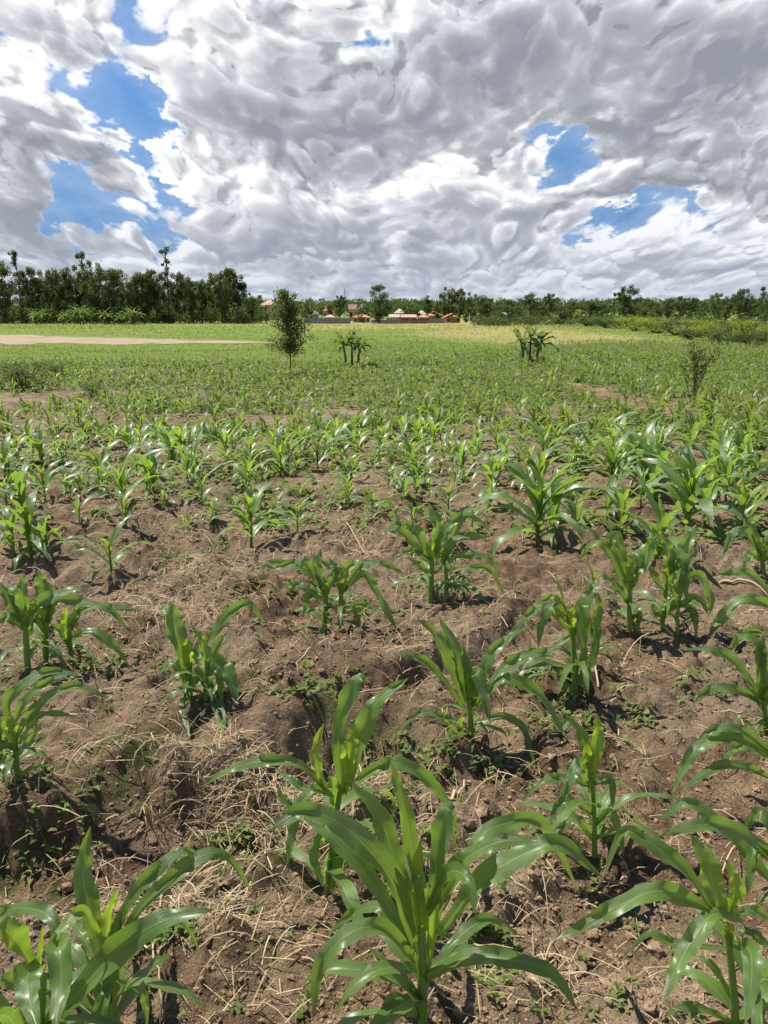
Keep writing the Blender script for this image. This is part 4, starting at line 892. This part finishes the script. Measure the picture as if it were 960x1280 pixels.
def wispy():
    r = np.random.default_rng(95); p = hit(866, 508); p[2] = z0(p[0], p[1]); H = (at(862, 410, p[1])-p)[2]
    root = root_at('sapling', p, 'thin see-through sapling with sparse leaves among the maize on the right', 'tree'); tk = Acc(); cr = Acc()
    for i in range(24):
        a = r.uniform(0, 6.28); rr = .62*math.sqrt(r.random()); h = H*(.55+.45*r.random()); c = np.array([rr*math.cos(a), rr*math.sin(a), h])
        b0 = np.array([0, 0, H*r.uniform(.1, .55)])
        if i < 3: b0 = np.array([r.normal(0, .03), 0, -.02])
        tube(tk, spline([b0, b0*.4+c*.6+[0, 0, .1], c], 7), np.linspace(.009 if i > 2 else .016, .002, 7), 5)
        m = 26; t = .35+.65*r.random((m, 1)); pts = b0+(c-b0)*t+r.normal(size=(m, 3))*.07; V, F = quads(pts, .065, r); cr.add(V, F, np.full((len(V), 2), .3), np.repeat(r.random(m)*.7, 4))
    link('trunk', tk.mesh('trunk'), M['bark'], root); link('crown', cr.mesh('crown', False), M['paletree'], root)
wispy()
def banana(px, base, top, stems, label, seed, group=None, Y=None, dead=False, wide=1.0):
    r = np.random.default_rng(seed); p = hit(px, base) if Y is None else at(px, base, Y); p[2] = z0(p[0], p[1])-.02; H = (at(px, top, p[1])-p)[2]
    root = root_at('banana_plant', p, label, 'banana plant', group)
    for s in range(stems):
        off = np.array([(s-(stems-1)/2)*.16*H, r.normal(0, .05)*H, 0]); hh = H*r.uniform(.40, .54); lean = off*.5; tk = Acc()
        top_ = off+lean*.6+[0, 0, hh]; tube(tk, spline([off, off+[0, 0, hh*.5], top_], 7), np.linspace(.034, .02, 7)*H, 9, .3); link('stem', tk.mesh('stem'), M['bark'], root)
        nl = 10
        for k in range(nl):
            az = k*2.4+r.normal(0, .3); q = k/(nl-1); e0 = R(10+60*q) if not (dead and q < .5) else R(10); L = H*r.uniform(.42, .62)*wide; bend = R(110-70*q) if not (dead and q < .5) else R(100)
            C = blade_path(0, L, az, e0, bend, 12, r)+top_; C[:, 2] = np.maximum(C[:, 2], .05); a = Acc()
            ribbon(a, C, H*.15, np.tile([-math.sin(az), math.cos(az), r.uniform(-.2, .2)], (12, 1)), tone=r.uniform(0, .4), fold=.4, wave=.15, cross=5, base_w=.2, r=r); link('leaf', a.mesh('leaf'), M['banana'], root)
banana(440, 459, 407, 3, 'three-stemmed banana plant with upright green leaves at the field edge', 1)
banana(662, 454, 398, 3, 'banana clump with dark stems and drooping grey leaves right of centre', 2, None, None, True, 1.05)
for i, (px, t) in enumerate([(48,384),(80,388),(102,381),(131,385),(166,380),(150,389)]):
    banana(px, 401, t, 2, ['pale banana plant at the foot of the left trees, nearest the left edge','small low banana plant between two bigger ones below the left trees','banana plant with fanned leaves below the airy tuft tree','banana plant right of the fanned one below the left trees','largest pale banana plant below the left line','little banana plant tucked left of the largest one'][i], 10+i, 'banana plants under the left trees', 236, False, 1.25)

# ------------------------------------------------------------------ far houses, walls, mast, post
def flat(name, c, rough=.85, v=.12):
    return plain(name, tuple(x*(1-v) for x in c), tuple(min(1, x*(1+v)) for x in c), .7, rough)
HM = dict(red=flat('red_roof', (.52,.13,.09)), orange=flat('orange_roof', (.60,.26,.16)), pink=flat('faded_roof', (.55,.33,.28)), brown=flat('brown_roof', (.24,.16,.13)), cream=flat('cream_roof', (.45,.41,.34)),
 white=flat('white_wall', (.62,.60,.56)), wall=flat('cream_wall', (.42,.36,.28)), grey=flat('grey_block', (.24,.24,.235)), brick=flat('brick', (.26,.14,.09)), dark=flat('dark_opening', (.02,.02,.022), .4), orangewall=flat('yellow_wall', (.45,.33,.17)))
def boxes(name, bs, mat, parent=None, loc=None, **k):
    acc = Acc()
    for x0, x1, y0, y1, za, zb in bs:
        v = [(x, y, z) for z in (za, zb) for y in (y0, y1) for x in (x0, x1)]
        acc.add(v, [(0,2,3,1),(4,5,7,6),(0,1,5,4),(2,6,7,3),(0,4,6,2),(1,3,7,5)])
    return link(name, acc.mesh(name, False), mat, parent, loc, **k)
def house(px0, px1, eave, ridge, Y, roof, wall, label, kind='hip', depth=8.0, wins=3, name='house', rot=0):
    a = at(px0, eave, Y); b = at(px1, eave, Y); cx = (a[0]+b[0])/2; W = b[0]-a[0]; g = z0(cx, Y)-.3; he = a[2]-g; hr = at((px0+px1)/2, ridge, Y+depth/2)[2]-g
    he = max(he, 2.2); hr = max(hr, he+.9); o = .45; w = W/2-o
    root = root_at(name, (cx, Y+depth/2, g), label, 'house', None, rot); d = depth/2
    boxes('wall', [(-w, w, -d, d, 0, he)], HM[wall], root)
    acc = Acc(); e = he+.01; i = w+o; j = d+o
    if kind == 'hip':
        k = max(i-j*.8, i*.12); V = [(-i,-j,e),(i,-j,e),(i,j,e),(-i,j,e),(-k,0,hr),(k,0,hr)]; acc.add(V, [(0,1,5,4),(1,2,5,5),(2,3,4,5),(3,0,4,4),(0,3,2,1)])
    elif kind == 'side': V = [(-i,-j,e),(i,-j,e),(i,j,e),(-i,j,e),(-i,0,hr),(i,0,hr)]; acc.add(V, [(0,1,5,4),(2,3,4,5),(3,0,4,4),(1,2,5,5),(0,3,2,1)])
    else: V = [(-i,-j,e),(i,-j,e),(i,j,e),(-i,j,e),(0,-j,hr),(0,j,hr)]; acc.add(V, [(0,4,5,3),(1,2,5,4),(0,1,4,4),(2,3,5,5),(0,3,2,1)])
    link('roof', acc.mesh('roof', False), HM[roof], root)
    n = wins; 
    for q in range(n):
        x = -w+(q+.5)*2*w/n; ww = min(.6, w/n*.55)
        if q == n//2: boxes('door', [(x-ww*.8, x+ww*.8, -d-.06, -d+.05, .05, min(2.1, he-.2))], HM['brown'], root)
        else:
            f = boxes('window', [(x-ww, x+ww, -d-.05, -d+.04, he*.38, he*.78)], HM['dark'], root); boxes('frame', [(x-ww-.08, x+ww+.08, -d-.09, -d-.052, he*.38-.1, he*.38), (x-ww-.08, x+ww+.08, -d-.09, -d-.052, he*.78, he*.78+.1)], HM['white'], f)
    return root
house(325,346,381,375,400,'pink','wall','far house with faded pink roof above the unfinished brick building','hip',9,3)
u = house(313,330,384,381,330,'brown','brick','unfinished brown brick building behind the sapling, left side','side',9,4)
house(403,417,388.5,383.5,345,'red','wall','small house with a dark red hipped roof left of the mast','hip',8,3)
house(404,420,398.5,393.5,300,'pink','white','low house with a washed-out pink and white roof beside the grey gable','hip',8,3)
house(385,397,393,388.5,300,'grey','grey','bare grey gable-ended building left of the pink roofs','gable',10,2)
house(435,453,386.5,380.5,350,'brown','orangewall','house with a long faded brown roof up behind the wall','side',9,3)
house(440,464,399.5,392.5,285,'orange','wall','large orange-red hipped roof house left of the big solitary tree','hip',10,4)
house(486,500,399,396,275,'cream','white','small white-walled house right of the big solitary tree','side',7,3)
house(492,507,391.5,386,345,'cream','wall','house with a cream hipped roof behind the small white one','hip',8,3)
house(501,521,400,394,278,'pink','brick','long brown-pink roofed house in the middle of the village','side',8,4)
house(522,537,400,395,276,'orange','brick','house with a low orange-red roof next to the grey block wall','hip',7,3)
house(521,534,392.5,388,330,'cream','white','pale roofed house up behind the low orange roof','hip',8,3)
house(533,553,394.5,388.5,305,'orange','orangewall','house with a sandy orange roof above the grey block wall','hip',9,4)
house(556,577,401,391.5,268,'red','red','bright red gabled house at the right end of the village','gable',9,3)
house(586,597,395,389.5,320,'cream','white','white building between trees right of the red gabled house','gable',8,2)
house(628,640,393,390,330,'cream','white','tiny pale building glimpsed in the right tree line','side',7,2)
def wall_run(px0, px1, top, Y, label, mat='grey'):
    a = at(px0, top, Y); b = at(px1, top, Y); g = min(z0(a[0], Y), z0(b[0], Y))-.3; o = boxes('boundary_wall', [(0, b[0]-a[0], 0, .25, 0, a[2]-g-.08), (-.04, b[0]-a[0]+.04, -.05, .3, a[2]-g-.08, a[2]-g)], HM[mat], None, (a[0], Y, g), label=label, category='wall', group='block walls around the houses')
wall_run(380,438,397.5,262,'long grey block wall in front of the pink-roofed houses')
wall_run(464,500,399.5,262,'low grey wall under the big solitary tree')
wall_run(500,535,399.8,258,'brown wall in front of the long pink roof','brick')
wall_run(536,557,398,262,'high grey block wall left of the red gabled house')
def mast():
    p = at(431, 400, 520); g = z0(p[0], 520); H = at(431, 361, 520)[2]-g; root = root_at('radio_mast', (p[0], 520, g), 'thin grey radio mast rising above the far trees', 'mast')
    a = Acc(); s = .9
    for k in range(3): c = k*2.094; tube(a, [(s*math.cos(c), s*math.sin(c), 0), (s*.6*math.cos(c), s*.6*math.sin(c), H*.5), (s*.3*math.cos(c), s*.3*math.sin(c), H)], .09, 5)
    for i in range(16):
        t = i/16; t2 = (i+1)/16
        for k in range(3):
            c, d = k*2.094, (k+1)*2.094; q = s*(1-.7*t); q2 = s*(1-.7*t2); tube(a, [(q*math.cos(c), q*math.sin(c), H*t), ((q*math.cos(c)+q2*math.cos(d))/2, (q*math.sin(c)+q2*math.sin(d))/2, H*(t+t2)/2), (q2*math.cos(d), q2*math.sin(d), H*t2)], .04, 4)
    link('lattice', a.mesh('lattice'), HM['grey'], root); b = Acc(); tube(b, [(0,0,H-.2),(0,0,H+1),(0,0,H+2)], .05, 5); link('antenna', b.mesh('antenna'), HM['grey'], root)
mast()
def post(px, b, t, label, rad=.05):
    p = hit(px, b); p[2] = z0(p[0], p[1])-.1; H = (at(px, t, p[1])-p)[2]; a = Acc(); tube(a, [(0,0,0),(.02,0,H*.4),(-.01,.01,H*.8),(0,0,H)], [rad, rad*.95, rad*.9, rad*.8], 7)
    link('wooden_post', a.mesh('wooden_post'), M['bark'], None, p, label=label, category='post')
post(381, 422, 402, 'thin upright pole in the grass right of the sapling', .07)
post(634, 443, 430, 'short dark stake left of the dead-leaved banana clump', .05)
